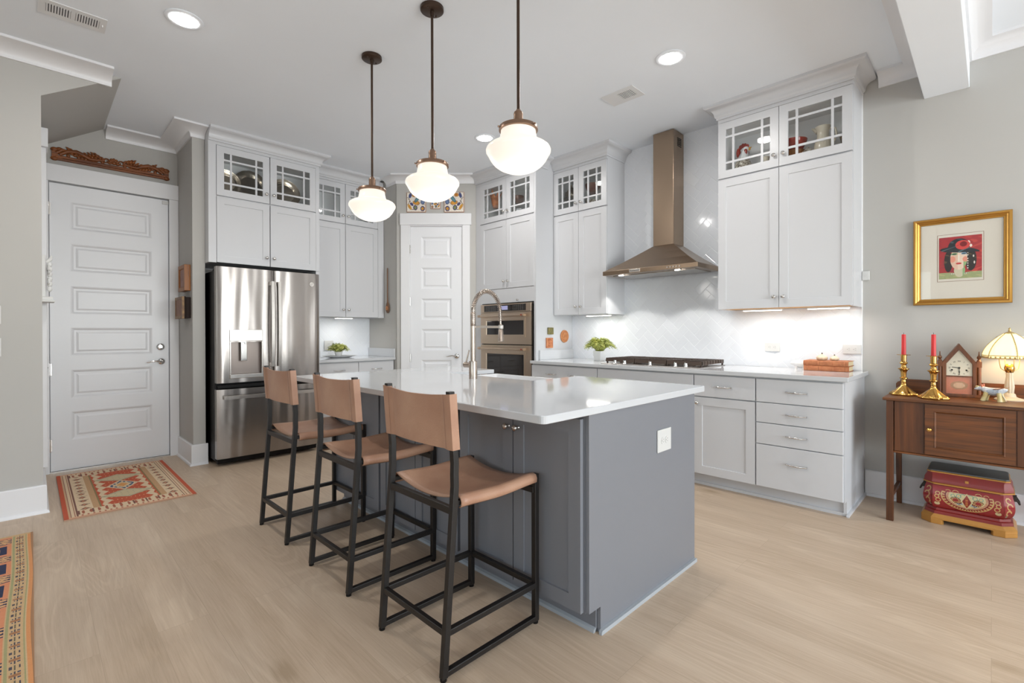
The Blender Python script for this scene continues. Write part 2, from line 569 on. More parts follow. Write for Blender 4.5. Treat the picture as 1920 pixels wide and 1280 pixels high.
    def panel(self, x0, x1, z0, z1, y0, t, holes=(), rings=(), fill=True, m=0, mp=None):
        """A flat door or drawer front (front at y0, going back t) with sunk panels."""
        mp = m if mp is None else mp
        xs = sorted({x0, x1} | {h[0] for h in holes} | {h[1] for h in holes})
        zs = sorted({z0, z1} | {h[2] for h in holes} | {h[3] for h in holes})
        def inside(cx, cz):
            return any(h[0] < cx < h[1] and h[2] < cz < h[3] for h in holes)
        for i in range(len(xs) - 1):
            for j in range(len(zs) - 1):
                if inside((xs[i] + xs[i + 1]) / 2, (zs[j] + zs[j + 1]) / 2):
                    continue
                self.quad((xs[i], y0, zs[j]), (xs[i + 1], y0, zs[j]), (xs[i + 1], y0, zs[j + 1]), (xs[i], y0, zs[j + 1]), m)
                if not fill:
                    self.quad((xs[i], y0 + t, zs[j]), (xs[i], y0 + t, zs[j + 1]), (xs[i + 1], y0 + t, zs[j + 1]), (xs[i + 1], y0 + t, zs[j]), m)
        for hx0, hx1, hz0, hz1 in holes:
            prev = (0, 0)
            for ins, dy in rings:
                a = [(hx0 + prev[0], y0 + prev[1], hz0 + prev[0]), (hx1 - prev[0], y0 + prev[1], hz0 + prev[0]), (hx1 - prev[0], y0 + prev[1], hz1 - prev[0]), (hx0 + prev[0], y0 + prev[1], hz1 - prev[0])]
                b = [(hx0 + ins, y0 + dy, hz0 + ins), (hx1 - ins, y0 + dy, hz0 + ins), (hx1 - ins, y0 + dy, hz1 - ins), (hx0 + ins, y0 + dy, hz1 - ins)]
                for k in range(4):
                    l = (k + 1) % 4
                    self.quad(a[k], a[l], b[l], b[k], m)
                prev = (ins, dy)
            if fill:
                i, d = prev
                self.quad((hx0 + i, y0 + d, hz0 + i), (hx1 - i, y0 + d, hz0 + i), (hx1 - i, y0 + d, hz1 - i), (hx0 + i, y0 + d, hz1 - i), mp)
        if fill:
            self.quad((x0, y0 + t, z0), (x0, y0 + t, z1), (x1, y0 + t, z1), (x1, y0 + t, z0), m)
        self.quad((x0, y0, z0), (x0, y0, z1), (x0, y0 + t, z1), (x0, y0 + t, z0), m)
        self.quad((x1, y0, z0), (x1, y0 + t, z0), (x1, y0 + t, z1), (x1, y0, z1), m)
        self.quad((x0, y0, z0), (x0, y0 + t, z0), (x1, y0 + t, z0), (x1, y0, z0), m)
        self.quad((x0, y0, z1), (x1, y0, z1), (x1, y0 + t, z1), (x0, y0 + t, z1), m)

    def build(self, name, mats, parent=None, loc=(0, 0, 0), rotz=0.0, bevel=0.0, smooth=None, recalc=True, solid=0.0, sub=0):
        me = bpy.data.meshes.new(name)
        me.from_pydata(self.v, [], self.f)
        if not isinstance(mats, (list, tuple)):
            mats = [mats]
        for mm in mats:
            me.materials.append(M[mm] if isinstance(mm, str) else mm)
        me.polygons.foreach_set('material_index', self.mi)
        if recalc:
            bm = bmesh.new()
            bm.from_mesh(me)
            if bevel or smooth or sub:
                bmesh.ops.remove_doubles(bm, verts=bm.verts, dist=1e-5)
            bmesh.ops.recalc_face_normals(bm, faces=bm.faces)
            bm.to_mesh(me)
            bm.free()
        if smooth:
            me.polygons.foreach_set('use_smooth', [True] * len(me.polygons))
            me.set_sharp_from_angle(angle=R(smooth))
        me.update()
        o = bpy.data.objects.new(name, me)
        COL.objects.link(o)
        o.location = loc
        o.rotation_euler = (0, 0, rotz)
        if parent is not None:
            o.parent = parent
        if solid:
            md = o.modifiers.new('solidify', 'SOLIDIFY')
            md.thickness = solid
            md.offset = 0
        if sub:
            md = o.modifiers.new('subdivision', 'SUBSURF')
            md.levels = md.render_levels = sub
        if bevel:
            md = o.modifiers.new('bevel', 'BEVEL')
            md.width = bevel
            md.segments = 2
            md.limit_method = 'ANGLE'
            md.angle_limit = R(40)
        return o

def tag(o, label, cat, group=None):
    o['label'] = label
    o['category'] = cat
    if group:
        o['group'] = group
    return o

def thing(name, label, cat, loc=(0, 0, 0), rotz=0.0, group=None):
    o = bpy.data.objects.new(name, None)
    o.empty_display_size = 0.1
    COL.objects.link(o)
    o.location = loc
    o.rotation_euler = (0, 0, rotz)
    return tag(o, label, cat, group)

def struct(o):
    o['kind'] = 'structure'
    return o

def copy_tree(o, parent=None):
    c = o.copy()
    COL.objects.link(c)
    c.parent = parent
    for ch in list(o.children):
        copy_tree(ch, c)
    return c

def paint_grid(w, h, nx, ny, fn, name, mat, parent=None, loc=(0, 0, 0), rotz=0.0, plane='xz', surf=None):
    """A flat (or gently shaped) sheet whose pattern fn(u, v) -> (r, g, b) hex is stored face by face."""
    vs, fs, cols = [], [], []
    for j in range(ny + 1):
        for i in range(nx + 1):
            u, v = i / nx, j / ny
            if surf:
                vs.append(surf(u, v))
            elif plane == 'xz':
                vs.append((w * (u - 0.5), 0, h * v))
            else:
                vs.append((w * (u - 0.5), h * (v - 0.5), 0))
    for j in range(ny):
        for i in range(nx):
            a = j * (nx + 1) + i
            fs.append((a, a + 1, a + nx + 2, a + nx + 1))
            cols.append(fn((i + 0.5) / nx, (j + 0.5) / ny))
    me = bpy.data.meshes.new(name)
    me.from_pydata(vs, [], fs)
    me.materials.append(M[mat])
    at = me.color_attributes.new('Col', 'FLOAT_COLOR', 'CORNER')
    cache, buf = {}, []
    for c in cols:
        if c not in cache:
            cache[c] = rgb(c)
        buf += list(cache[c]) * 4
    at.data.foreach_set('color', buf)
    o = bpy.data.objects.new(name, me)
    COL.objects.link(o)
    o.location = loc
    o.rotation_euler = (0, 0, rotz)
    if parent is not None:
        o.parent = parent
    return o

# ------------------------------------------------------------------ the room
XW, ZC, YL, YD, YN = 4.355, 3.06, 4.50, 5.735, 5.66
XB, YB = -4.5, -4.5

mb = MB(); mb.box(XB - .2, XW + .15, YB - .2, YD + .2, -0.08, 0)
struct(mb.build('floor', 'floor'))
mb = MB(); mb.box(XB - .2, XW + .15, YB - .2, YD + .2, ZC, ZC + .1)
struct(mb.build('ceiling', 'ceiling'))
mb = MB(); mb.box(XW, XW + .12, YB - .1, YD + .1, 0, ZC)
struct(mb.build('wall_right', 'wall'))
# left wall block; its end carries the sloping soffit over the door alcove
mb = MB(); mb.prism([(XB, 0), (.055, 0), (.055, 2.79), (.475, ZC), (XB, ZC)], 'y', YL, YD + .1)
struct(mb.build('wall_left', 'wall'))
mb = MB()
mb.box(.056, .108, YD, YD + .12, 0, ZC); mb.box(.961, 1.037, YD, YD + .12, 0, ZC); mb.box(.108, .961, YD, YD + .12, 2.503, ZC)
struct(mb.build('wall_alcove', 'wall'))
mb = MB(); mb.box(1.037, 1.137, 5.126, YD + .12, 0, ZC)
struct(mb.build('wall_wing', 'wall', bevel=.004))
mb = MB(); mb.box(1.137, 3.20, YN, YN + .1, 0, ZC)
struct(mb.build('wall_back', 'wall'))
mb = MB(); mb.box(3.075, 3.17, 5.02, YN, 0, ZC)
struct(mb.build('wall_niche', 'wall'))
PD = (3.075, 5.006, 0)                       # pantry wall: local x runs along it, y goes into it
mb = MB()
mb.box(0, .158, 0, .1, 0, ZC); mb.box(.782, .955, 0, .1, 0, ZC); mb.box(.158, .782, 0, .1, 2.468, ZC)
struct(mb.build('wall_pantry', 'wall', loc=PD, rotz=-pi / 4))

def window_wall(name, rot, loc, length, holes):
    m = MB(); m.panel(0, length, 0, ZC, 0, .12, holes, [(0, .12)], False)
    return struct(m.build(name, 'wall', loc=loc, rotz=rot))

window_wall('wall_rear', pi / 2, (XB, YB, 0), 10.3, [(-3.8 - YB, -.6 - YB, .25, 2.55), (.88 - YB, 2.62 - YB, .6, 2.5)])
window_wall('wall_near', pi, (XW, YB, 0), XW - XB, [(XW - 3.8, XW, .3, 2.6)])

def window(name, loc, rot, w, h, cols):
    root = bpy.data.objects.new(name, None); COL.objects.link(root)
    root.location = loc; root.rotation_euler = (0, 0, rot); struct(root)
    m = MB()
    for x0, x1, z0, z1 in ((-.09, 0, -.09, h + .11), (w, w + .09, -.09, h + .11), (0, w, h, h + .11), (0, w, -.09, 0)):
        m.box(x0, x1, -.022, 0, z0, z1)
    m.box(-.12, w + .12, -.07, 0, -.03, 0)
    m.build('window_frame', 'trim', root)
    m = MB()
    for i in range(cols + 1):
        x = w * i / cols
        m.box(max(0, x - .025), min(w, x + .025), .05, .09, 0, h)
    m.box(0, w, .05, .09, 0, .05); m.box(0, w, .05, .09, h - .05, h); m.box(0, w, .055, .085, h * .5 - .02, h * .5 + .02)
    m.build('window_sash', 'trim', root)
    m = MB(); m.box(.02, w - .02, .068, .072, .02, h - .02); m.build('window_glass', 'window', root)
window('window_1', (XB, .88, .6), pi / 2, 1.74, 1.9, 2)
window('window_2', (XB, -3.8, .25), pi / 2, 3.2, 2.3, 4)
window('window_3', (3.8, YB, .3), pi, 3.8, 2.3, 4)

# ceiling beam
mb = MB(); mb.box(XB, XW, .107, .334, 2.80, ZC)
struct(mb.build('ceiling_beam', 'ceiling', bevel=.004))

# crown mouldings (one cove profile)
def cove(h, p):
    pr = [(0, -h), (.012, -h), (.014, -h + .012)]
    for i in range(9):
        a = pi / 2 * i / 8
        pr.append((.014 + (p - .03) * (1 - cos(a)), -h + .016 + (h - .034) * sin(a)))
    pr += [(p, -.016), (p, 0), (0, 0)]
    return pr
CV = cove(.095, .105)
for nm, path in (('trim_1', [(XB, YL), (.42, YL)]), ('trim_2', [(.49, YD), (1.037, YD), (1.037, 5.126), (1.136, 5.126)]),
                 ('trim_3', [(3.075, 5.215), (3.075, 5.006), (3.745, 4.336)]), ('trim_4', [(XW, .585), (XW, .334), (XB, .334)]),
                 ('trim_5', [(XB, .107), (XW, .107), (XW, YB)])):
    prof = CV if nm in ('trim_4', 'trim_5', 'trim_3') else cove(.085, .160)
    mb = MB(); mb.sweep(path, prof, 1, 0, ZC)
    struct(mb.build(nm, 'trim', smooth=40))

BB = [(0, 0), (.030, 0), (.030, .006), (.026, .016), (.017, .022), (.017, .180), (.012, .187), (0, .187)]
for nm, path in (('baseboard_left', [(XB, YL), (.055, YL), (.055, 5.62)]), ('baseboard_wing', [(1.037, 5.70), (1.037, 5.126), (1.150, 5.126)]),
                 ('baseboard_right', [(XW, .66), (XW, YB)])):
    mb = MB(); mb.sweep(path, BB, 1)
    struct(mb.build(nm, 'trim', smooth=30))

# --- doors
def lever(parent, x, z, y0, sgn, mat='chrome'):
    """Rosette with a waved lever pointing along sgn * x."""
    m = MB()
    m.lathe([(.0, 0), (.031, 0), (.031, -.006), (.026, -.012), (.012, -.016), (.011, -.045), (0, -.047)], (x, y0, z), 20, 'y')
    pts = [(x, y0 - .042, z), (x + sgn * .02, y0 - .046, z + .002), (x + sgn * .05, y0 - .046, z + .008), (x + sgn * .08, y0 - .045, z + .004), (x + sgn * .105, y0 - .044, z - .005), (x + sgn * .118, y0 - .043, z - .003)]
    m.tube(pts, [.009, .009, .008, .007, .006, .004], 8)
    return m.build('door_handle', mat, parent, smooth=40)

RING6 = [(.008, .002), (.022, .012), (.036, .012), (.052, .005)]
d1 = thing('door_1', 'white six panel door', 'door', (0, 5.702, 0)); d1['kind'] = 'structure'; del d1['category']; del d1['label']
mb = MB()
mb.panel(.116, .953, .014, 2.494, 0, .035, [(.247, .824, t - .247, t) for t in (2.354, 1.987, 1.615, 1.251, .882, .517)], RING6)
mb.build('door_slab', 'doorp', d1)
lever(d1, .893, .928, 0, -1)
mb = MB(); mb.lathe([(0, 0), (.034, 0), (.034, -.006), (.028, -.014), (.02, -.016), (0, -.017)], (.888, 0, 1.069), 20, 'y'); mb.box(.878, .898, -.028, -.012, 1.060, 1.078)
mb.build('deadbolt', 'chrome', d1, smooth=40)
for z in (2.27, .89, .237):
    mb = MB(); mb.cyl((.110, -.008, z), .007, -.055, .055, 10); mb.box(.104, .125, -.004, .002, z - .05, z + .05)
    if z == .89:
        mb.tube([(.110, -.008, z + .03), (.085, -.05, z + .0)], .004, 6); mb.cyl((.085, -.05, z), .011, -.012, .012, 10)
    mb.build('hinge', 'nickel', d1, smooth=40)
mb = MB()
mb.box(.058, .110, -.022, .033, 0, 2.505); mb.box(.959, 1.035, -.022, .033, 0, 2.505)
mb.box(.058, 1.035, -.030, .033, 2.505, 2.648)
mb.box(.11, .959, .030, .034, 0, 2.5)
mb.build('door_casing', 'trim', d1, bevel=.003)
mb = MB(); mb.box(.110, .959, -.012, .03, 0, .012); mb.build('threshold', 'steelp', d1)
mb = MB(); mb.box(.905, .955, -.010, 0, 2.452, 2.486); mb.build('door_sensor', 'plastic', d1, bevel=.003)

d2 = thing('door_2', '', 'door', PD, -pi / 4); d2['kind'] = 'structure'; del d2['category']; del d2['label']
mb = MB()
mb.panel(.165, .775, .012, 2.459, .004, .035, [(.287, .653, t - .262, t) for t in (2.344, 1.977, 1.61, 1.249, .881, .515)], RING6)
mb.build('door_slab', 'doorp', d2)
lever(d2, .712, .922, .004, -1)
for z in (2.19, 1.57, .90, .25):
    mb = MB(); mb.cyl((.160, -.006, z), .007, -.05, .05, 10); mb.build('hinge', 'nickel', d2, smooth=40)
mb = MB()
mb.box(.052, .156, -.020, 0, 0, 2.476); mb.box(.784, .872, -.020, 0, 0, 2.476); mb.box(.045, .889, -.028, 0, 2.476, 2.612)
mb.box(.156, .164, -.010, .04, 0, 2.468); mb.box(.776, .784, -.010, .04, 0, 2.468); mb.box(.156, .784, -.010, .04, 2.461, 2.476)
mb.build('door_casing', 'trim', d2, bevel=.003)
# casing of a doorway on the alcove's side wall, seen edge on
mb = MB(); mb.box(.056, .088, 5.05, 5.16, .19, 2.60); mb.box(.056, .098, 5.02, 5.20, 2.60, 2.74)
struct(mb.build('trim_6', 'trim', bevel=.003))

# --- herringbone tile
def herringbone(name, w, h, seed):
    """Glazed 2:1 tiles laid herringbone at 45 degrees on a w x h field (local x, z; faces -y)."""
    rnd = random.Random(seed)
    T, g, th = .0745, .0009, .0042
    bm = bmesh.new()
    ca = sin(pi / 4)
    def put(a, b, la, lb):
        tx, tz = rnd.uniform(-.004, .004), rnd.uniform(-.004, .004)
        def P(u, v, y):
            x, z = (u - v) * ca * T, (u + v) * ca * T
            return x, y, z
        cx, _, cz = P(a + la / 2, b + lb / 2, 0)
        if not (-.15 < cx < w + .15 and -.15 < cz < h + .15):
            return
        G = g / T
        e = .0022 / T
        lo = [P(a + G, b + G, 0), P(a + la - G, b + G, 0), P(a + la - G, b + lb - G, 0), P(a + G, b + lb - G, 0)]
        hi0 = [P(a + G + e, b + G + e, 0), P(a + la - G - e, b + G + e, 0), P(a + la - G - e, b + lb - G - e, 0), P(a + G + e, b + lb - G - e, 0)]
        md = [(x, -th + .0009, z) for x, _, z in lo]
        hi = [(x, -th + (x - cx) * tx + (z - cz) * tz, z) for x, _, z in hi0]
        V = [bm.verts.new(p) for p in lo + md + hi]
        for k in range(4):
            l = (k + 1) % 4
            bm.faces.new((V[k], V[l], V[4 + l], V[4 + k]))
            bm.faces.new((V[4 + k], V[4 + l], V[8 + l], V[8 + k]))
        bm.faces.new((V[8], V[9], V[10], V[11]))
    n = int((w + h) / T) + 6
    for i in range(-n, n):
        for j in range(-n // 2, n // 2):
            put(i + 4 * j, i, 2, 1)
            put(2 + i + 4 * j, i - 1, 1, 2)
    for co, no in (((0, 0, 0), (-1, 0, 0)), ((w, 0, 0), (1, 0, 0)), ((0, 0, 0), (0, 0, -1)), ((0, 0, h), (0, 0, 1))):
        bmesh.ops.bisect_plane(bm, geom=bm.verts[:] + bm.edges[:] + bm.faces[:], plane_co=co, plane_no=no, clear_outer=True)
    bmesh.ops.recalc_face_normals(bm, faces=bm.faces)
    me = bpy.data.meshes.new(name)
    bm.to_mesh(me); bm.free()
    me.materials.append(M['tile'])
    o = bpy.data.objects.new(name, me); COL.objects.link(o)
    return o

tw = thing('wall_tile', '', 'x', (XW, 3.378, .911), -pi / 2); del tw['label']; del tw['category']; struct(tw)
t_ = herringbone('tile_field', 2.694, ZC - .911, 3); t_.parent = tw
mb = MB(); mb.box(0, 2.694, -.0028, 0, 0, ZC - .911); mb.box(2.694, 2.700, -.009, 0, 0, ZC - .911)
mb.build('grout_bed', 'grout', tw)
tw = thing('wall_tile', '', 'x', (2.152, YN, .911)); del tw['label']; del tw['category']; struct(tw)
t_ = herringbone('tile_field', .922, .475, 5); t_.parent = tw
mb = MB(); mb.box(0, .922, -.0028, 0, 0, .475); mb.build('grout_bed', 'grout', tw)

# ------------------------------------------------------------------ cabinet pieces
def knob(parent, x, z, y0=0.0):
    m = MB(); m.lathe([(0, 0), (.009, 0), (.007, -.004), (.0055, -.013), (.0135, -.019), (.0145, -.024), (.012, -.028), (0, -.030)], (x, y0, z), 14, 'y')
    return m.build('knob', 'nickel', parent, smooth=50)

def pull(parent, x, z, y0=0.0, w=.128):
    m = MB()
    pts, rs = [], []
    for i in range(13):
        t = i / 12 * 2 - 1
        pts.append((x + t * w / 2, y0 - .012 - .018 * (1 - t * t), z)); rs.append(.0035 + .003 * (1 - t * t))
    m.tube(pts, rs, 8)
    for s in (-1, 1):
        m.cyl((x + s * w / 2 * .94, y0, z), .005, -.016, 0, 8, 'y')
    return m.build('drawer_pull', 'chrome', parent, smooth=50)

SHAKER = [(.0015, .007)]
def shaker(parent, x0, x1, z0, z1, mat='cab', fr=.062, knobpos=None, name='door'):
    m = MB(); m.panel(x0, x1, z0, z1, 0, .02, [(x0 + fr, x1 - fr, z0 + fr, z1 - fr)], SHAKER)
    d = m.build(name, mat, parent)
    if knobpos:
        knob(d, *knobpos)
    return d

def glass_door(parent, x0, x1, z0, z1, knobpos):
    m = MB(); fr = .06
    hx0, hx1, hz0, hz1 = x0 + fr, x1 - fr, z0 + fr, z1 - fr
    m.panel(x0, x1, z0, z1, 0, .02, [(hx0, hx1, hz0, hz1)], [(0, .02)], False)
    for s in (0, 1):
        c = hx0 + .058 if s == 0 else hx1 - .058
        m.box(c - .008, c + .008, .003, .015, hz0, hz1)
        c = hz0 + .062 if s == 0 else hz1 - .062
        m.box(hx0, hx1, .0035, .0145, c - .008, c + .008)
    d = m.build('glass_door', 'cab', parent)
    m = MB(); m.box(hx0 - .004, hx1 + .004, .008, .011, hz0 - .004, hz1 + .004); m.build('glass_pane', 'pane', d)
    knob(d, *knobpos)
    return d

def crown(parent, path, zc, inset=0):
    prof = [(0, -.115), (.010, -.115), (.010, -.100), (.018, -.094), (.022, -.084)]
    for i in range(7):
        a = pi / 2 * i / 6
        prof.append((.022 + .052 * (1 - cos(a)), -.082 + .052 * sin(a)))
    prof += [(.080, -.026), (.088, -.020), (.088, 0), (0, 0)]
    m = MB(); m.sweep(path, prof, 1, 0, zc)
    return m.build('crown', 'cab', parent, smooth=35)

def upper(name, label, loc, rot, w, dep, zb, doors, zsplit, crownpath, stl=.0, str_=.0, skirt=None, ztop=2.915, zclose=None, group='white wall cabinets with glazed top doors', tall_side=None):
    """Cabinet hung on a wall with its top at the ceiling: two shaker doors, two glazed doors above, crown on top."""
    t = thing(name, label, 'cabinet', loc, rot, group)
    zb_ = zb
    m = MB(); s = .018
    m.box(0, s, .022, dep, zb, ZC - .02); m.box(w - s, w, .022, dep, zb, ZC - .02)
    m.box(s, w - s, dep - .008, dep, zb, ZC - .02)
    yb = .36 if dep > .5 else dep - .010  # deep cabinets get an added false back so the glazed part looks brighter
    m.box(s, w - s, yb, yb + .002, zsplit + .045, ztop - .04, 1)
    for xa in (s, w - s - .002): m.box(xa, xa + .002, .0225, yb, zsplit + .045, ztop - .04, 1)
    m.box(s, w - s, .0225, yb, ztop - .042, ztop - .04, 1); m.box(s, w - s, .0225, yb, zsplit + .045, zsplit + .047, 1)
    m.box(s, w - s, .022, dep - .008, zb + .012, zb + .03)
    m.box(s, w - s, .022, dep - .008, zsplit - .022, zsplit + .045)
    m.box(s, w - s, .022, dep - .008, ztop - .04, ztop - .02)
    m.box(0, w, .004, .022, ztop + .004, ZC - .02)
    if stl: m.box(0, stl - .003, .004, .022, zb, ztop + .004)
    if str_: m.box(w - str_ + .003, w, .004, .022, zb, ztop + .004)
    m.build('carcass', ['cab', 'cabin'], t, bevel=.0012)
    (a0, a1), (b0, b1) = doors
    zk = zb + .085
    shaker(t, a0, a1, zb + .004, zsplit - .006, knobpos=(a1 - .03, zk))
    shaker(t, b0, b1, zb + .004, zsplit - .006, knobpos=(b0 + .03, zk))
    glass_door(t, a0, a1, zsplit + .006, ztop, (a1 - .03, zsplit + .092))
    glass_door(t, b0, b1, zsplit + .006, ztop, (b0 + .03, zsplit + .092))
    crown(t, crownpath, ZC)
    return t

# over the refrigerator (its gable runs down to the floor beside the refrigerator)
c1 = upper('fridge_cabinet', 'white cabinet with silver platters behind its glass doors, above the refrigerator', (1.137, 5.0, 0), 0, 1.012, .65, 1.845,
           ((.066, .519), (.527, .971)), 2.456, [(0, 0), (1.012, 0), (1.012, .198)], stl=.066, str_=.041)
m = MB(); m.box(.975, 1.012, .01, .65, 0, 1.845); m.build('gable_panel', 'cab', c1, bevel=.002)
c2 = upper('upper_cabinet', 'white wall cabinet with nearly empty glass doors between refrigerator and pantry', (2.152, 5.288, 0), 0, .918, .365, 1.382,
           ((.045, .420), (.426, .836)), 2.456, [(0, 0), (.835, 0)], stl=.045, str_=.080)
c4 = upper('upper_cabinet', 'white wall cabinet with glass top between oven tower and range hood', (4.022, 3.378, 0), -pi / 2, .682, .333, 1.384,
           ((.004, .335), (.339, .679)), 2.456, [(.0, 0), (.682, 0), (.682, .325)])
c5 = upper('upper_cabinet', 'large white wall cabinet holding rooster and pitcher, beyond the range hood', (4.022, 1.607, 0), -pi / 2, .924, .333, 1.384,
           ((.003, .456), (.460, .921)), 2.456, [(0, .325), (0, 0), (.924, 0), (.924, .325)])
m = MB(); m.box(.019, .663, .03, .318, 2.640, 2.646); m.build('glass_shelf', 'pane', c4)
for c, w, dep, mt in ((c4, .682, .333, 'cab'), (c5, .924, .333, 'underwood')):
    m = MB(); m.box(.019, w - .019, .024, dep - .01, 1.392, 1.395); m.build('bottom_panel', mt, c)

# oven tower
c3 = thing('oven_tower', 'tall white cabinet built around the double wall oven', 'cabinet', (3.735, 4.335, 0), -pi / 2)
m = MB(); w, dep = .955, .618
m.box(0, .02, .02, dep, 0, ZC - .02); m.box(w - .02, w, .004, dep, 0, ZC - .02); m.box(.02, w - .02, dep - .01, dep, 0, ZC - .02)
m.box(0, .078, .004, .022, 0, 2.92); m.box(w - .026, w - .02, .004, .022, 0, 2.92); m.box(0, w, .004, .022, 2.918, ZC - .02)
m.box(.02, w - .02, .36, .372, 2.502, 2.873, 1); m.box(.02, .022, .0225, .36, 2.502, 2.873, 1); m.box(w - .022, w - .02, .0225, .36, 2.502, 2.873, 1); m.box(.02, w - .02, .0225, .36, 2.5, 2.502, 1); m.box(.02, w - .02, .0225, .36, 2.873, 2.875, 1); m.box(.02, w - .02, .022, dep - .01, 1.60, 1.62); m.box(.02, w - .02, .022, dep - .01, 2.44, 2.50); m.box(.02, w - .02, .022, dep - .01, 2.875, 2.895)  # first box: false back added to keep the glazed compartment from going dark
m.box(.078, w - .026, .004, .022, 1.532, 1.690); m.box(.078, .108, .004, .022, .44, 1.532); m.box(w - .04, w - .02, .02, .04, .44, 1.532); m.box(.078, w - .026, .004, .022, .40, .445)
m.box(.02, w - .02, .08, .10, 0, .10)
m.build('carcass', ['cab', 'cabin'], c3)
shaker(c3, .082, .514, 1.694, 2.452, knobpos=(.484, 1.772)); shaker(c3, .518, .930, 1.694, 2.452, knobpos=(.548, 1.772))
glass_door(c3, .082, .514, 2.464, 2.915, (.484, 2.552)); glass_door(c3, .518, .930, 2.464, 2.915, (.548, 2.552))
dr = MB(); dr.panel(.082, .930, .11, .395, 0, .02); dd = dr.build('drawer', 'cab', c3, bevel=.002); pull(dd, .506, .30)
crown(c3, [(0, 0), (.955, 0), (.955, .197)], ZC)
m = MB(); m.box(.021, w - .021, .03, .355, 2.654, 2.660); m.build('glass_shelf', 'pane', c3)
c3['group'] = 'white wall cabinets with glazed top doors'

# base cabinets
def base(name, label, loc, rot, w, dep, fronts, mat='cab', group='white base cabinets', toe=.10, ztop=.878, cw=None):
    t = thing(name, label, 'cabinet', loc, rot, group)
    cw = cw or w
    m = MB(); m.box(0, cw, .022, dep, toe, ztop); m.box(.0, cw, .09, dep, 0, toe)
    m.build('carcass', mat, t)
    for f in fronts:
        kind, x0, x1, z0, z1 = f[:5]
        if kind == 'drawer':
            m = MB(); m.panel(x0, x1, z0, z1, 0, .02)
            d = m.build('drawer', mat, t, bevel=.002)
            for px in f[5]:
                pull(d, px, f[6] if len(f) > 6 else (z0 + z1) / 2)
        elif kind == 'blank':
            m = MB(); m.panel(x0, x1, z0, z1, 0, .02); m.build('false_front', mat, t, bevel=.002)
        else:
            shaker(t, x0, x1, z0, z1, mat, knobpos=f[5], fr=f[6] if len(f) > 6 else .06)
    return t
XF = 3.665
b1 = base('base_cabinet', 'white drawer cabinet beneath the counter with the fern', (XF, 3.378, 0), -pi / 2, .818, .68,
          [('drawer', .004, .814, .706, .868, (.27, .55)), ('door', .004, .405, .106, .698, (.375, .62)), ('door', .411, .814, .106, .698, (.44, .62))])
b2 = base('base_cabinet', 'white cabinet with plain front beneath the gas cooktop', (XF, 2.56, 0), -pi / 2, .908, .68,
          [('blank', .004, .904, .706, .868), ('drawer', .004, .904, .436, .698, (.3, .6)), ('drawer', .004, .904, .106, .428, (.3, .6))])
b3 = base('base_cabinet', 'white cabinet with one drawer over one door, near the end of the range counter', (XF, 1.652, 0), -pi / 2, .454, .68,
          [('drawer', .004, .450, .706, .868, (.225,)), ('door', .004, .450, .106, .698, (.030, .655), .062)])
b4 = base('base_cabinet', 'white stack of four drawers at the end of the range counter', (XF, 1.198, 0), -pi / 2, .533, .68,
          [('drawer', .004, .525, .706, .868, (.262,)), ('drawer', .004, .525, .562, .700, (.262,)), ('drawer', .004, .525, .410, .556, (.262,)), ('drawer', .004, .525, .106, .404, (.262,), .292)], cw=.514)
m = MB(); m.prism([(.022, .10), (.022, .878), (.685, .878), (.685, 0), (.075, 0), (.075, .10)], 'x', .515, .533); m.build('end_panel', 'cab', b4)
m = MB(); m.prism([(.69, 0), (.69, .017), (.063, .017), (.055, .008), (.055, 0)], 'x', .533, .548); m.build('shoe_moulding', 'cab', b4)
for b_, w_ in ((b1, .818), (b2, .908), (b3, .454), (b4, .515)):
    m = MB(); m.box(0, w_, .074, .09, 0, .02); m.build('shoe_moulding', 'cab', b_)
b5 = base('base_cabinet', 'white base cabinet between refrigerator and pantry', (2.154, 5.055, 0), 0, .916, .6,
          [('drawer', .010, .455, .706, .868, (.23,)), ('drawer', .461, .906, .706, .868, (.68,)), ('door', .010, .455, .106, .698, (.425, .62)), ('door', .461, .906, .106, .698, (.49, .62))])

# worktops
def slab_with_corners(x0, x1, y0, y1, r=.018):
    p = []
    for cx, cy, a0 in ((x1 - r, y1 - r, 0), (x0 + r, y1 - r, 90), (x0 + r, y0 + r, 180), (x1 - r, y0 + r, 270)):
        for k in range(5):
            a = R(a0 + 22.5 * k)
            p.append((cx + r * cos(a), cy + r * sin(a)))
    return p
m = MB(); m.prism([(3.640, .641), (4.347, .641), (4.347, 3.376), (3.640, 3.376)], 'z', .881, .911)
tag(m.build('countertop', 'quartz', bevel=.003), 'white quartz counter along the tiled range wall', 'countertop')
m = MB(); m.box(3.782, 4.344, 3.357, 3.3765, .9112, 1.012)
tag(m.build('upstand', 'quartz', bevel=.003), 'low white quartz upstand against the oven tower side, below the clay plaques', 'upstand')
m = MB(); m.box(2.152, 3.074, 5.033, 5.652, .881, .911); 
tag(m.build('countertop', 'quartz', bevel=.003), 'short white quartz counter between refrigerator and pantry', 'countertop')
for xx, lab in ((2.152, 'low white quartz upstand against the refrigerator gable'), (3.056, 'low white quartz upstand on the narrow wall below the wooden spoon')):
    m = MB(); m.box(xx, xx + .018, 5.040, 5.652, .9112, 1.012); tag(m.build('upstand', 'quartz', bevel=.003), lab, 'upstand')

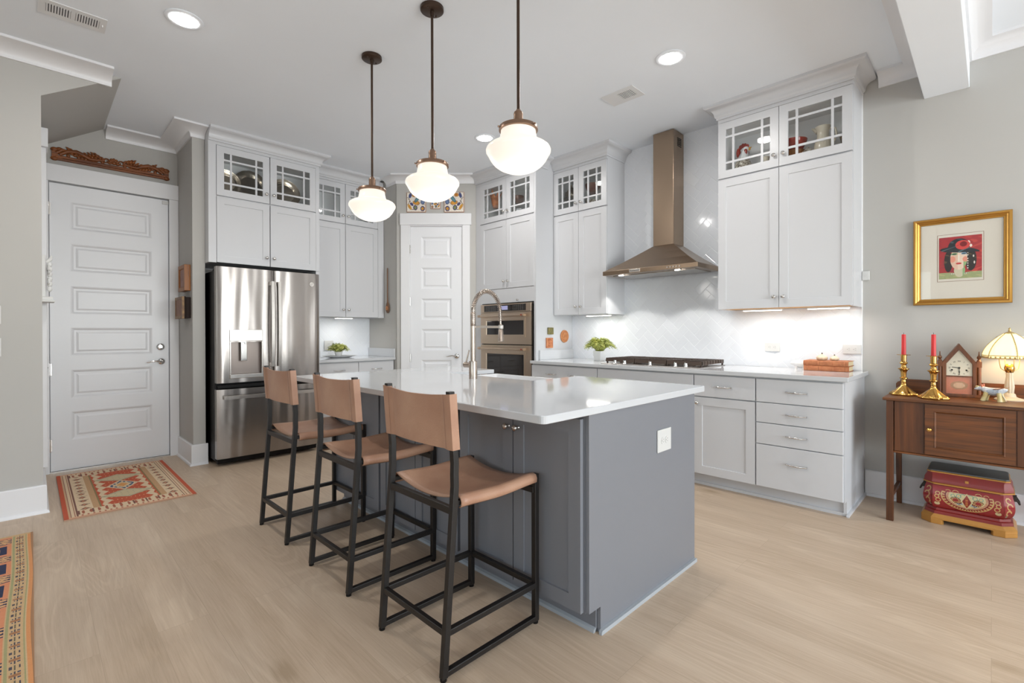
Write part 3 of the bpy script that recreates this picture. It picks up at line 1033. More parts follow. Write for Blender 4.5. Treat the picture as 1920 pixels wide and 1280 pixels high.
# ------------------------------------------------------------------ island
IX0, IX1, IY0, IY1 = 1.247, 2.572, 1.092, 3.340
SX0, SY0, SY1 = 2.13, 1.955, 2.768
m = MB()
outer = slab_with_corners(IX0, IX1, IY0, IY1)
bm = bmesh.new()
r_ = .022
loop = []
def arc(cx, cy, a0, a1, n=5, r=r_):
    return [(cx + r * cos(R(a0 + (a1 - a0) * k / (n - 1))), cy + r * sin(R(a0 + (a1 - a0) * k / (n - 1)))) for k in range(n)]
near = arc(IX0 + r_, IY0 + r_, 180, 270) + arc(IX1 - r_, IY0 + r_, 270, 360) + [(IX1, SY0), (SX0, SY0), (IX0, SY0)]
midl = [(IX0, SY0), (SX0, SY0), (SX0, SY1), (IX0, SY1)]
farl = [(IX0, SY1), (SX0, SY1), (IX1, SY1)] + arc(IX1 - r_, IY1 - r_, 0, 90) + arc(IX0 + r_, IY1 - r_, 90, 180)
for pl_ in (near, midl, farl):
    bm.faces.new([bm.verts.new((x, y, .911)) for x, y in pl_])
    bm.faces.new([bm.verts.new((x, y, .881)) for x, y in pl_[::-1]])
loop = near[:-1] + [(SX0, SY1)] + farl[2:] + [(IX0, SY1), (IX0, SY0)]
n_ = len(loop)
lo = [bm.verts.new((x, y, .881)) for x, y in loop]
hi = [bm.verts.new((x, y, .911)) for x, y in loop]
for k in range(n_):
    bm.faces.new((lo[k], lo[(k + 1) % n_], hi[(k + 1) % n_], hi[k]))
bmesh.ops.remove_doubles(bm, verts=bm.verts, dist=1e-5)
bmesh.ops.recalc_face_normals(bm, faces=bm.faces)
me = bpy.data.meshes.new('countertop'); bm.to_mesh(me); bm.free()
me.materials.append(M['quartz'])
o = bpy.data.objects.new('countertop', me); COL.objects.link(o)
md = o.modifiers.new('bevel', 'BEVEL'); md.width = .0035; md.segments = 2; md.limit_method = 'ANGLE'; md.angle_limit = R(50)
tag(o, 'large white quartz island top cut out for the farmhouse sink', 'countertop')

IF = 1.505
def icab(label, ya, yb, gap, extra=False):
    w = ya - yb
    t = base('island_cabinet', label, (IF, ya, 0), -pi / 2, w, .35,
             [('door', .008, ya - gap - .003, .104, .862, (ya - gap - .030, .785), .060), ('door', ya - gap + .003, w - .008, .104, .862, (ya - gap + .030, .785), .060)], 'isl', 'grey island cabinets', ztop=.880)
    m = MB(); m.prism([(.090, 0), (.090, .018), (.078, .012), (.075, 0)], 'x', 0, w); m.build('shoe_moulding', 'shoe', t)
    return t
i3 = icab('grey island cabinet at the refrigerator end, behind the farthest stool', 3.312, 2.655, 2.985)
i2 = icab('grey island cabinet behind the middle stool', 2.649, 1.884, 2.266)
i1 = icab('grey island cabinet behind the nearest stool', 1.878, 1.122, 1.499)
ie = thing('island_end_panel', 'plain grey panel closing the near end of the island, with an outlet', 'panel', (IF, 1.122, 0), -pi / 2)
m = MB(); m.prism([(.022, .105), (.022, .880), (.955, .880), (.955, 0), (.098, 0), (.098, .105)], 'x', .001, .018); m.build('panel', 'isl', ie, bevel=.0015)
m = MB(); m.prism([(.955, 0), (.955, .017), (.091, .017), (.086, .010), (.086, 0)], 'x', .018, .032); m.build('shoe_moulding', 'shoe', ie)
ie = thing('island_end_panel', 'plain grey panel closing the refrigerator end of the island', 'panel', (IF, 3.332, 0), -pi / 2)
m = MB(); m.prism([(.022, .105), (.022, .880), (.955, .880), (.955, 0), (.098, 0), (.098, .105)], 'x', .001, .018); m.build('panel', 'isl', ie, bevel=.0015)
def iback(label, ya, yb, fronts):
    return base('island_cabinet', label, (2.458, yb, 0), pi / 2, ya - yb, .60, fronts, 'isl', 'grey island cabinets', ztop=.880)
iback('grey island drawer cabinet facing the range, nearest end', 1.942, 1.124, [('drawer', .008, .810, .706, .866, (.4,)), ('drawer', .008, .810, .41, .698, (.4,)), ('drawer', .008, .810, .104, .402, (.4,))])
iback('grey island drawer cabinet facing the oven tower', 3.310, 2.784, [('drawer', .008, .518, .706, .866, (.26,)), ('drawer', .008, .518, .41, .698, (.26,)), ('drawer', .008, .518, .104, .402, (.26,))])
sk = thing('island_cabinet', 'grey sink cabinet below the farmhouse sink', 'cabinet', (2.458, 1.946, 0), pi / 2, 'grey island cabinets')
m = MB(); m.box(0, .834, .022, .60, .10, .62); m.box(0, .834, .09, .60, 0, .10); m.build('carcass', 'isl', sk)
shaker(sk, .008, .414, .104, .612, 'isl', knobpos=(.384, .54)); shaker(sk, .420, .826, .104, .612, 'isl', knobpos=(.450, .54))

# farmhouse sink
m = MB()
x0, x1, y0, y1, zt, zb = SX0 - .012, 2.592, SY0 + .004, SY1 - .004, .879, .640
wl = .022
def rrect(ax0, ax1, ay0, ay1, z, r):
    return [(px, py, z) for px, py in slab_with_corners(ax0, ax1, ay0, ay1, r)]
m.loft([rrect(x0, x1, y0, y1, zb, .012), rrect(x0, x1, y0, y1, zt, .012), rrect(x0 + wl, x1 - wl, y0 + wl, y1 - wl, zt, .03), rrect(x0 + wl + .004, x1 - wl - .004, y0 + wl + .004, y1 - wl - .004, zb + .03, .03), rrect(x0 + wl + .03, x1 - wl - .03, y0 + wl + .03, y1 - wl - .03, zb + .021, .02)])
s_ = thing('farmhouse_sink', 'white apron front farmhouse sink set into the island', 'sink', (2.36, 2.36, .64))
m.v = [(a - 2.36, b - 2.36, c - .64) for a, b, c in m.v]
m.build('basin', 'porcelain', s_, bevel=.003, smooth=35)
m = MB(); m.lathe([(0, .021), (.042, .021), (.045, .025), (.03, .026), (0, .024)], (-.02, 0, 0), 18); m.build('drain', 'steelp', s_, smooth=40)

# spring faucet
fa = thing('faucet', 'satin nickel spring spout faucet beside the island sink', 'faucet', (1.964, 2.308, .911))
m = MB(); m.lathe([(0, 0), (.0265, 0), (.0265, .108), (.0255, .111), (0, .111)], seg=24); m.build('base', 'faucet', fa, smooth=40)
m = MB(); m.cyl((0, 0, 0), .0135, .111, .330, 18); m.lathe([(.0145, .330), (.0155, .332), (.0155, .412), (.013, .415)], seg=18)
for k in range(6):
    m.lathe([(.0156, .345 + k * .011), (.0164, .348 + k * .011), (.0156, .351 + k * .011)], seg=18)
m.build('column', 'faucet', fa, smooth=40)
m = MB(); m.lathe([(0, .02), (.017, .02), (.017, .076), (.018, .080), (0, .082)], (0, 0, .084), 16, 'y')
m.tube([(0, .070, .094), (.004, .066, .118), (.012, .052, .178)], [.0055, .005, .004], 8); m.build('lever_handle', 'faucet', fa, smooth=50)
arcp = []
N = 36
for i in range(N + 1):
    t = i / N
    a = pi * (1 - t)
    arcp.append(Vector((.118 + .118 * cos(a), 0, .412 + .143 * sin(a))))
drop = [Vector((.238, 0, .405 - .02 * k)) for k in range(1, 3)]
hose = arcp + drop + [Vector((.240, 0, .33))]
m = MB(); m.tube(hose, .0065, 10); m.build('hose', 'faucet', fa, smooth=60)
# spring wound round the hose
path = arcp + drop
L_ = [0]
for a, b in zip(path, path[1:]):
    L_.append(L_[-1] + (b - a).length)
def onpath(s):
    for i in range(len(path) - 1):
        if L_[i + 1] >= s:
            f = (s - L_[i]) / (L_[i + 1] - L_[i])
            return path[i].lerp(path[i + 1], f), (path[i + 1] - path[i]).normalized()
    return path[-1], (path[-1] - path[-2]).normalized()
pts = []
turns = 40
for i in range(turns * 10 + 1):
    s = L_[-1] * i / (turns * 10)
    p, d = onpath(s)
    n1 = Vector((0, 1, 0)); n2 = d.cross(n1)
    a = 2 * pi * i / 10
    pts.append(p + (n1 * cos(a) + n2 * sin(a)) * .0135)
m = MB(); m.tube(pts, .0023, 5); m.build('spring', 'faucet', fa, smooth=60)
m = MB(); m.box(.012, .262, -.005, .005, .318, .334); m.lathe([(.014, .312), (.017, .314), (.017, .338), (.014, .340)], (.242, 0, 0), 16); m.build('support_arm', 'steelp', fa, bevel=.002)
m = MB(); m.lathe([(.008, .345), (.011, .335), (.012, .31), (.0165, .305), (.0185, .235), (.020, .232), (.017, .229), (0, .229)], (.242, 0, 0), 18); m.build('spray_head', 'faucet', fa, smooth=40)

# ------------------------------------------------------------------ refrigerator
fr = thing('refrigerator', 'stainless french door refrigerator with water dispenser', 'refrigerator', (1.160, 4.86, 0))
m = MB(); m.box(.006, .922, .075, .76, .05, 1.765); m.box(.02, .91, .06, .10, .02, .06); m.box(.02, .91, .03, .08, .700, .735); m.box(.02, .90, .05, .2, 1.765, 1.785)
m.build('body', 'black', fr, bevel=.004)
def fdoor(name, x0, x1, z0, z1, hole=None):
    """Door skin bulging slightly, rounded at its upright edges."""
    n = 16
    xs = sorted([x0 + (x1 - x0) * i / n for i in range(n + 1)] + ([hole[0], hole[1]] if hole else []))
    def y(x):
        t = (x - x0) / (x1 - x0) * 2 - 1
        return -.004 * (1 - t * t) + .012 * max(0, abs(t) - .96) ** 2 * 600
    zs = [z0, z1] if not hole else [z0, hole[2], hole[3], z1]
    mm = MB()
    for i in range(len(xs) - 1):
        for j in range(len(zs) - 1):
            if hole and hole[0] <= xs[i] < hole[1] - 1e-6 and j == 1:
                continue
            mm.quad((xs[i], y(xs[i]), zs[j]), (xs[i + 1], y(xs[i + 1]), zs[j]), (xs[i + 1], y(xs[i + 1]), zs[j + 1]), (xs[i], y(xs[i]), zs[j + 1]))
        mm.quad((xs[i], y(xs[i]), z1), (xs[i + 1], y(xs[i + 1]), z1), (xs[i + 1], .07, z1), (xs[i], .07, z1))
        mm.quad((xs[i], y(xs[i]), z0), (xs[i], .07, z0), (xs[i + 1], .07, z0), (xs[i + 1], y(xs[i + 1]), z0))
    mm.quad((x0, y(x0), z0), (x0, y(x0), z1), (x0, .07, z1), (x0, .07, z0))
    mm.quad((x1, y(x1), z0), (x1, .07, z0), (x1, .07, z1), (x1, y(x1), z1))
    if not hole:
        mm.quad((x0, .07, z0), (x0, .07, z1), (x1, .07, z1), (x1, .07, z0))
    return mm.build(name, 'steel', fr, smooth=30)
HL = (.116, .370, .828, 1.118)
dl = fdoor('door', .003, .484, .752, 1.796, HL)
dr_ = fdoor('door', .490, .924, .752, 1.796)
fz = fdoor('freezer_drawer', .003, .924, .075, .695)
def fhandle(parent, x, z0, z1):
    mm = MB(); pts = []
    for i in range(15):
        t = i / 14
        pts.append((x, -.046 - .012 * sin(pi * t), z0 + (z1 - z0) * t))
    rg = [[(p[0] - .015, p[1] + .006, p[2]), (p[0] - .013, p[1] - .006, p[2]), (p[0] + .013, p[1] - .006, p[2]), (p[0] + .015, p[1] + .006, p[2])] for p in pts]
    mm.loft(rg)
    for z in (z0 + .02, z1 - .02):
        mm.box(x - .012, x + .012, -.046, .0, z - .018, z + .018)
    return mm.build('handle', 'steelp', parent, smooth=50)
fhandle(dl, .459, .885, 1.69); fhandle(dr_, .520, .885, 1.69)
m = MB()
m.loft([[(x, -.046 - .010 * sin(pi * t) + a, .622 + b) for a, b in ((.006, -.017), (-.006, -.015), (-.006, .015), (.006, .017))] for t, x in ((i / 14, .048 + .832 * i / 14) for i in range(15))])
for x in (.07, .86):
    m.box(x - .018, x + .018, -.046, 0, .610, .634)
m.build('handle', 'steelp', fz, smooth=50)
dp = MB()
dp.box(.104, .382, -.012, .02, 1.128, 1.232); dp.box(.104, .116, -.010, .02, .79, 1.128); dp.box(.370, .382, -.010, .02, .79, 1.128); dp.box(.104, .382, -.022, .02, .79, .828)
dpo = dp.build('dispenser_frame', 'steelp', dl, bevel=.003)
m = MB(); m.quad((.116, .055, .828), (.370, .055, .828), (.370, .055, 1.128), (.116, .055, 1.128)); m.quad((.116, 0, .828), (.116, .055, .828), (.116, .055, 1.128), (.116, 0, 1.128)); m.quad((.370, 0, .828), (.370, 0, 1.128), (.370, .055, 1.128), (.370, .055, .828)); m.quad((.116, 0, .828), (.370, 0, .828), (.370, .055, .828), (.116, .055, .828)); m.quad((.116, 0, 1.128), (.116, .055, 1.128), (.370, .055, 1.128), (.370, 0, 1.128))
m.build('dispenser_recess', pm('recess_grey', '#8d827c', 0.35, 0.6, var=.05), dl)
m = MB(); m.box(.198, .250, .004, .016, .945, 1.118); m.cyl((.236, .0, 0), .008, 1.10, 1.126, 10); m.build('dispenser_paddle', 'chrome', dl, bevel=.003)
m = MB(); m.cyl((.845, 0, 1.69), .021, -.007, -.0035, 24, 'y'); em = m.build('emblem', 'logo', dr_)
m = MB()
for a0 in (0, pi):
    m.tube([(.845 + .013 * cos(a0 + k * .42) * (1 - k * .06), -.0085, 1.69 + .013 * sin(a0 + k * .42) * (1 - k * .06)) for k in range(10)], .0012, 5)
m.build('emblem_script', 'slot', em)

# ------------------------------------------------------------------ double wall oven
ov = thing('wall_oven', 'double wall oven in warm stainless steel, built into the tall cabinet', 'oven', (3.712, 4.222, 0), -pi / 2)
m = MB(); m.box(.02, .79, .030, .55, .452, 1.515); m.box(.798, .812, .02, .05, .46, 1.51); m.build('body', 'black', ov)
m = MB(); m.panel(0, .797, 1.428, 1.520, 0, .04); pn = m.build('control_panel', 'oven', ov, bevel=.002)
m = MB(); m.box(.062, .722, -.003, 0, 1.438, 1.508); cp = m.build('control_glass', 'darkglass', pn)
m = MB(); m.box(.33, .45, -.0045, -.003, 1.452, 1.496); m.build('clock_display', 'screen', cp)
m = MB()
for i in range(6):
    for j in range(4):
        for xo in (.10, .53):
            m.box(xo + i * .028, xo + i * .028 + .012, -.0042, -.003, 1.448 + j * .015, 1.451 + j * .015)
m.build('control_key', 'slot', cp); 
def odoor(name, z0, z1, wx0, wx1, wz0, wz1, zh):
    mm = MB(); mm.panel(0, .797, z0, z1, 0, .04, [(wx0, wx1, wz0, wz1)], [(.006, .004)], True, 0, 1)
    d = mm.build(name, ['oven', 'darkglass'], ov)
    mm = MB(); mm.panel(wx0 - .022, wx1 + .022, wz0 - .022, wz1 + .022, -.004, .004, [(wx0, wx1, wz0, wz1)], [(.003, .004)], False); mm.build('window_trim', 'oven', d)
    mm = MB(); mm.cyl((0, -.045, zh), .0115, .02, .70, 16, 'x')
    mm.box(.03, .05, -.045, 0, zh - .012, zh + .012); mm.box(.70, .72, -.045, 0, zh - .012, zh + .012)
    h = mm.build('oven_handle', 'oven', d, smooth=40)
    mm = MB(); mm.cyl((0, -.045, zh), .0155, .685, .735, 18, 'x'); mm.build('handle_cap', 'oven', h, smooth=40)
    mm = MB(); mm.cyl((0, -.045, zh), .0155, .005, .035, 18, 'x'); mm.build('handle_cap', 'oven', h, smooth=40)
    mm = MB(); mm.cyl((.71, 0, zh), .009, -.063, -.0608, 14, 'y'); mm.build('medallion', 'redmedal', h)
    return d
odoor('microwave_door', 1.072, 1.424, .096, .692, 1.172, 1.338, 1.388)
odoor('oven_door', .455, 1.062, .096, .692, .56, .968, 1.022)
m = MB(); m.lathe([(0, 0), (.008, 0), (.006, -.012), (.012, -.018), (0, -.024)], (.585, .02, 1.556), 12, 'y'); m.build('knob', 'nickel', ov, smooth=50)

# ------------------------------------------------------------------ range hood
hd = thing('range_hood', 'brushed steel chimney hood above the gas cooktop', 'range hood', (XW - .008, 2.195, 0))
hy0, hy1, hx = -.468, .468, -.440
m = MB()
rg = [[(hx, hy0, 1.745), (0, hy0, 1.745), (0, hy1, 1.745), (hx, hy1, 1.745)], [(hx, hy0, 1.785), (0, hy0, 1.785), (0, hy1, 1.785), (hx, hy1, 1.785)],
      [(hx + .012, hy0 + .012, 1.789), (0, hy0 + .012, 1.789), (0, hy1 - .012, 1.789), (hx + .012, hy1 - .012, 1.789)]]
for t in (.33, .66, 1.0):
    k = t ** .93
    def mixp(a, b): return a + (b - a) * k
    rg.append([(mixp(hx + .012, -.205), mixp(hy0 + .012, -.142), 1.789 + .218 * t), (0, mixp(hy0 + .012, -.142), 1.789 + .218 * t), (0, mixp(hy1 - .012, .066), 1.789 + .218 * t), (mixp(hx + .012, -.205), mixp(hy1 - .012, .066), 1.789 + .218 * t)])
m.loft(rg); m.build('canopy', 'bronze', hd, bevel=.003)
m = MB(); m.box(-.203, 0, -.140, .064, 2.005, ZC - .004); ch = m.build('chimney', 'bronze', hd, bevel=.004)
m = MB()
for k in range(6):
    m.box(-.13, -.05, -.1415, -.1395, ZC - .14 + k * .014, ZC - .132 + k * .014)
m.build('chimney_vent_slot', 'black', ch)
m = MB(); m.box(hx + .09, -.03, hy0 + .06, hy1 - .06, 1.738, 1.747); m.build('baffle_filter', 'steelp', hd)
for y in (-.27, .29):
    m = MB(); m.lathe([(0, 1.7465), (.034, 1.7465), (.034, 1.741), (.026, 1.739), (0, 1.739)], (hx + .045, y, 0), 18); b = m.build('lamp_bezel', 'steelp', hd, smooth=40)
    m = MB(); m.cyl((hx + .045, y, 0), .024, 1.7365, 1.7395, 18); m.build('lamp_lens', 'hoodlamp', b)
for k in range(5):
    m = MB(); m.cyl((hx - .001, -.20 - k * .028, 1.765), .0075, -.004, .002, 12, 'x'); m.build('hood_button', 'steelp', hd)
m = MB(); m.box(hx - .003, hx, .065, .175, 1.752, 1.780); pl = m.build('name_plate', 'logo', hd, bevel=.001)
def text(body, size, parent, loc, rot, mat, extr=.0006, name='lettering'):
    cu = bpy.data.curves.new(name, 'FONT'); cu.body = body; cu.size = size; cu.align_x = 'CENTER'; cu.align_y = 'CENTER'; cu.extrude = extr
    tmp = bpy.data.objects.new(name, cu); COL.objects.link(tmp)
    bpy.context.view_layer.update()
    me = bpy.data.meshes.new_from_object(tmp.evaluated_get(bpy.context.evaluated_depsgraph_get()))
    bpy.data.objects.remove(tmp)
    o = bpy.data.objects.new(name, me); COL.objects.link(o)
    me.materials.clear(); me.materials.append(M[mat]); o.parent = parent; o.location = loc; o.rotation_euler = rot
    return o
text('KitchenAid', .021, pl, (hx - .0036, .12, 1.766), (pi / 2, 0, -pi / 2), 'black')
for y in (-.27, .29):
    sp = bpy.data.lights.new('hood_light', 'SPOT'); sp.energy = 11; sp.spot_size = R(110); sp.spot_blend = .25; sp.shadow_soft_size = .03; sp.color = (1, .96, .9)
    so = bpy.data.objects.new('hood_light', sp); COL.objects.link(so); so.parent = hd; so.location = (hx + .045, y, 1.733)

# ------------------------------------------------------------------ gas cooktop
ct = thing('cooktop', 'five burner gas cooktop with iron grates', 'cooktop', (3.735, 2.105, .911))
m = MB(); m.box(0, .53, -.465, .465, 0, .006); m.build('tray', 'steelp', ct, bevel=.003)
for i, (y0, y1) in enumerate(((-.455, -.155), (-.150, .150), (.155, .455))):
    m = MB(); z0, z1 = .026, .052
    for x in (.075, .505):
        m.box(x, x + .016, y0, y1, z0, z1)
    for y in (y0, y1 - .016):
        m.box(.075, .521, y, y + .016, z0 - .004, z1)
    m.prism([(.066, .020), (.075, .052), (.091, .052), (.091, .020)], 'y', y0, y1)
    for k in range(1, 8):
        x = .075 + k * .054
        m.box(x, x + .014, y0 - .004, y0 + .105, z0, z1 + .001); m.box(x, x + .014, y1 - .105, y1 + .004, z0, z1 + .001)
    m.box(.075, .521, (y0 + y1) / 2 - .006, (y0 + y1) / 2 + .006, z0, z1 + .001)
    for x in (.078, .508):
        for y in (y0 + .004, y1 - .016):
            m.box(x, x + .012, y, y + .012, .006, z0)
    m.build('grate', 'iron', ct)
for x, y, r in ((.19, -.31, .035), (.40, -.31, .045), (.30, 0, .06), (.19, .31, .045), (.40, .31, .035)):
    m = MB(); m.lathe([(0, .006), (r * 1.3, .006), (r * 1.2, .014), (r, .016), (r, .026), (0, .028)], (x, y, 0), 20); m.build('burner', 'iron', ct, smooth=40)
for y in (.33, .23, -.02, -.25, -.34):
    m = MB(); m.lathe([(0, .006), (.019, .006), (.018, .010), (.0145, .012), (.0135, .034), (.010, .037), (0, .037)], (.036, y, 0), 16); m.box(.022, .050, y - .0035, y + .0035, .034, .042); m.build('control_knob', 'chrome', ct, smooth=40)

# ------------------------------------------------------------------ bar stools
def make_stool(label):
    t = thing('bar_stool', label, 'bar stool', (1.2375, 1.541, 0), 0, 'leather bar stools along the island')
    S = .0115
    bx, fx, hy = -.2375, .234, .2045
    def blx(z):                                       # x of a back leg at height z
        if z < .70: return bx + .054 * z / .70
        return bx + .054 - .022 * (z - .70) / .295
    for s in (-1, 1):
        y = s * hy
        mm = MB(); zs = [.010, .3, .66, .70, .74, .85, .995]
        rg = []
        for z in zs:
            x = blx(z) - (.004 if z == .70 else 0)
            rg.append([(x - S, y - S, z), (x + S, y - S, z), (x + S, y + S, z), (x - S, y + S, z)])
        mm.loft(rg); lg = mm.build('leg', 'blackmetal', t, bevel=.002)
        mm = MB(); mm.cyl((bx, y, 0), .012, 0, .010, 10); mm.build('foot_pad', 'black', lg)
        mm = MB(); mm.box(fx - S, fx + S, y - S, y + S, .010, .618); lg = mm.build('leg', 'blackmetal', t, bevel=.002)
        mm = MB(); mm.cyl((fx, y, 0), .012, 0, .010, 10); mm.build('foot_pad', 'black', lg)
        mm = MB(); mm.bar((bx + .004, y, .022), (fx, y, .022), .022, .020); mm.build('runner', 'blackmetal', t, bevel=.002)
        mm = MB(); mm.bar((blx(.16), y, .16), (fx, y, .16), .022, .022); mm.build('stretcher', 'blackmetal', t, bevel=.002)
        mm = MB(); mm.bar((blx(.60), y, .600), (fx, y, .600), .018, .018); mm.build('seat_rail', 'blackmetal', t, bevel=.002)
    for x, z, w in ((blx(.16), .16, .022), (fx, .16, .022), (blx(.575), .575, .026), (fx - .004, .552, .026)):
        mm = MB(); mm.bar((x, -hy, z), (x, hy, z), .020, w); mm.build('crossbar', 'blackmetal', t, bevel=.002)
    # sling seat: hangs between the side rails and rolls round them
    nx, ny = 12, 24
    prof = [(-hy - .004, .578), (-hy - .0165, .586), (-hy - .018, .600), (-hy - .012, .613)]
    for k in range(ny + 1):
        u = -1 + 2 * k / ny
        prof.append((hy * u * .98, .6175 - .034 * (1 - u * u)))
    prof += [(hy + .012, .613), (hy + .018, .600), (hy + .0165, .586), (hy + .004, .578)]
    xa, xb = blx(.61) + .020, fx - .010
    mm = MB()
    mm.loft([[(xa + (xb - xa) * i / nx, y, z + .004 * cos(i / nx * 6.28)) for y, z in prof] for i in range(nx + 1)], False, 0, False)
    mm.build('seat', 'leather', t, smooth=60, solid=.005)
    # back sleeve stretched over both uprights
    zs = [.790 + .197 * i / 8 for i in range(9)]
    rg = []
    for i, z in enumerate(zs):
        cx = blx(z); ring = []
        e = S + .0045
        sag = .006 * (1 - abs(i / 4 - 1))
        fronts, backs = [], []
        for k in range(25):
            u = -1 + 2 * k / 24
            yy = u * (hy + e)
            bow = -.020 * (1 - u * u)
            near = max(0, min(1, (abs(yy) - (hy - S - .018)) / .016))
            th = .003 + (e - .003) * near
            zz = z - (.012 * (1 - u * u) if i == 8 else 0) - (.006 * (1 - u * u) if i == 7 else 0)
            fronts.append((cx + bow + th, yy, zz)); backs.append((cx + bow - th, yy, zz))
        rg.append(fronts + backs[::-1])
    mm = MB(); mm.loft(rg); bk = mm.build('backrest', 'leather', t, smooth=50)
    for s in (-1, 1):
        mm = MB()
        mm.loft([[(blx(z) + S + .0052, s * (hy - S - .010) - .0012, z), (blx(z) + S + .0064, s * (hy - S - .010), z), (blx(z) + S + .0052, s * (hy - S - .010) + .0012, z)] for z in (.792, .85, .92, .984)], True)
        mm.loft([[(blx(z) - S - .0052, s * (hy - S - .010) - .0012, z), (blx(z) - S - .0064, s * (hy - S - .010), z), (blx(z) - S - .0052, s * (hy - S - .010) + .0012, z)] for z in (.792, .85, .92, .984)], True)
        mm.build('stitch_line', 'leatherd', bk)
    return t
st = make_stool('black framed stool with tan leather, nearest of the three at the island')
for lab, loc, rz in (('black framed stool with tan leather, middle one of the three at the island', (1.258, 2.284, 0), 0.004), ('black framed stool with tan leather, farthest of the three, closest to the refrigerator', (1.257, 3.036, 0), .008)):
    c = copy_tree(st); c.location = loc; c.rotation_euler = (0, 0, rz); c['label'] = lab

# ------------------------------------------------------------------ pendant lamps
def make_pendant(label, y):
    t = thing('pendant_lamp', label, 'pendant lamp', (1.632, y, 1.952), 0, 'schoolhouse pendant lamps over the island')
    top = ZC - 1.952
    m = MB(); m.lathe([(0, top - .001), (.066, top - .001), (.066, top - .018), (.060, top - .022), (.012, top - .024), (.010, top - .05), (0, top - .05)], seg=32); cn = m.build('canopy', 'rod', t, smooth=35)
    for a in (.4, .4 + pi):
        m = MB(); m.ball((.045 * cos(a), .045 * sin(a), top - .022), .006, 8, 6); m.build('canopy_screw', 'rod', cn, smooth=60)
    m = MB(); m.cyl((0, 0, 0), .0075, .285, top - .04, 12); m.build('rod', 'rod', t, smooth=40)
    m = MB(); m.lathe([(0, .300), (.010, .300), (.014, .292), (.020, .288), (.023, .278), (.0215, .270), (.0225, .262), (.0225, .232), (.028, .228), (.028, .224), (.060, .222), (.090, .218), (.0925, .214), (.0925, .200), (.088, .198), (0, .198)], seg=36); ft = m.build('fitter', 'fitter', t, smooth=35)
    m = MB()
    for k in range(3):
        a = .6 + k * 2 * pi / 3
        m.lathe([(0, .088), (.003, .088), (.003, .096), (.005, .097), (.005, .101), (0, .102)], seg=8, axis='x')
        n = 6 * 8
        m.v[-n:] = [(x * cos(a) - yy * sin(a), x * sin(a) + yy * cos(a), z + .208) for x, yy, z in m.v[-n:]]
    m.build('thumb_screw', 'fitter', ft, smooth=40)
    m = MB(); m.lathe([(.082, .204), (.084, .185), (.089, .160), (.095, .146), (.105, .137), (.122, .132), (.138, .127), (.149, .118), (.1535, .107), (.152, .096), (.146, .088), (.140, .076), (.131, .060), (.115, .041), (.092, .024), (.065, .012), (.035, .004), (.012, .001), (0, 0)], seg=48)
    g = m.build('glass_shade', 'globe', t, smooth=60)
    l = bpy.data.lights.new('pendant_glow', 'POINT'); l.energy = 2.5; l.color = (1, .95, .89); l.shadow_soft_size = .1
    lo_ = bpy.data.objects.new('pendant_glow', l); COL.objects.link(lo_); lo_.parent = t; lo_.location = (0, 0, -.14)
    return t
make_pendant('bronze rod pendant with white glass shade, middle of the three over the island', 2.272)
make_pendant('bronze rod pendant with white glass shade, farthest of the three, nearest the refrigerator', 2.960)
make_pendant('bronze rod pendant with white glass shade, closest and largest looking of the three', 1.585)

# ------------------------------------------------------------------ ceiling fittings
def downlight(label, x, y, p=9):
    t = thing('downlight', label, 'ceiling light', (x, y, ZC), 0, 'recessed ceiling lights')
    m = MB(); m.lathe([(.066, -.001), (.098, -.001), (.098, -.004), (.090, -.008), (.066, -.006), (.066, -.001)], seg=40, caps=False); m.build('trim_ring', 'ceiling', t, smooth=40)
    m = MB(); m.lathe([(0, -.001), (.0655, -.001), (.0655, -.006), (.060, -.012), (.045, -.017), (.02, -.020), (0, -.0205)], seg=36); m.build('lens', 'lens', t, smooth=40)
    area('downlight_beam', (0, 0, -.024), (0, 0, -1), .12, .12, p, (1, .97, .93), t, 170, 'DISK')
downlight('round lit ceiling light above the doormat and refrigerator side', .651, 3.39, 9)
downlight('round lit ceiling light in front of the large wall cabinet', 3.072, 1.546, 9)
downlight('round lit ceiling light near the oven tower, behind the nearest pendant', 3.071, 3.43, 9)

t = thing('air_vent', 'long white ceiling register with many slots, above the hall wall', 'air vent', (.183, 3.805, ZC))
m = MB(); m.panel(-.148, .148, -.088, .088, 0, .005, [(-.118, -.008, -.05, .05), (.008, .118, -.05, .05)], [(.004, .003)], True, 0, 1)
m.v = [(x, z, -.006 + y) for x, y, z in m.v]
m.build('face_plate', ['vent', 'ventdark'], t)
m = MB()
for x0 in (-.118, .008):
    for k in range(9):
        m.bar((x0 + .008 + k * .0118, -.047, -.005), (x0 + .008 + k * .0118, .047, -.005), .0062, .0035)
m.build('louvre', 'vent', t); m = MB(); m.box(.128, .133, -.014, .004, -.018, -.006); m.build('damper_lever', 'vent', t)
t = thing('air_vent', 'small square ceiling register in front of the range hood', 'air vent', (3.297, 2.058, ZC))
m = MB(); m.panel(-.098, .098, -.140, .140, 0, .005, [(-.055, .055, -.105, .020)], [(.004, .003)], True, 0, 1); m.v = [(x, z, -.006 + y) for x, y, z in m.v]
m.build('face_plate', ['vent', 'ventdark'], t)
m = MB()
for k in range(9):
    m.bar((-.052, -.098 + k * .0135, -.005), (.052, -.098 + k * .0135, -.005), .0062, .0035)
m.build('louvre', 'vent', t)

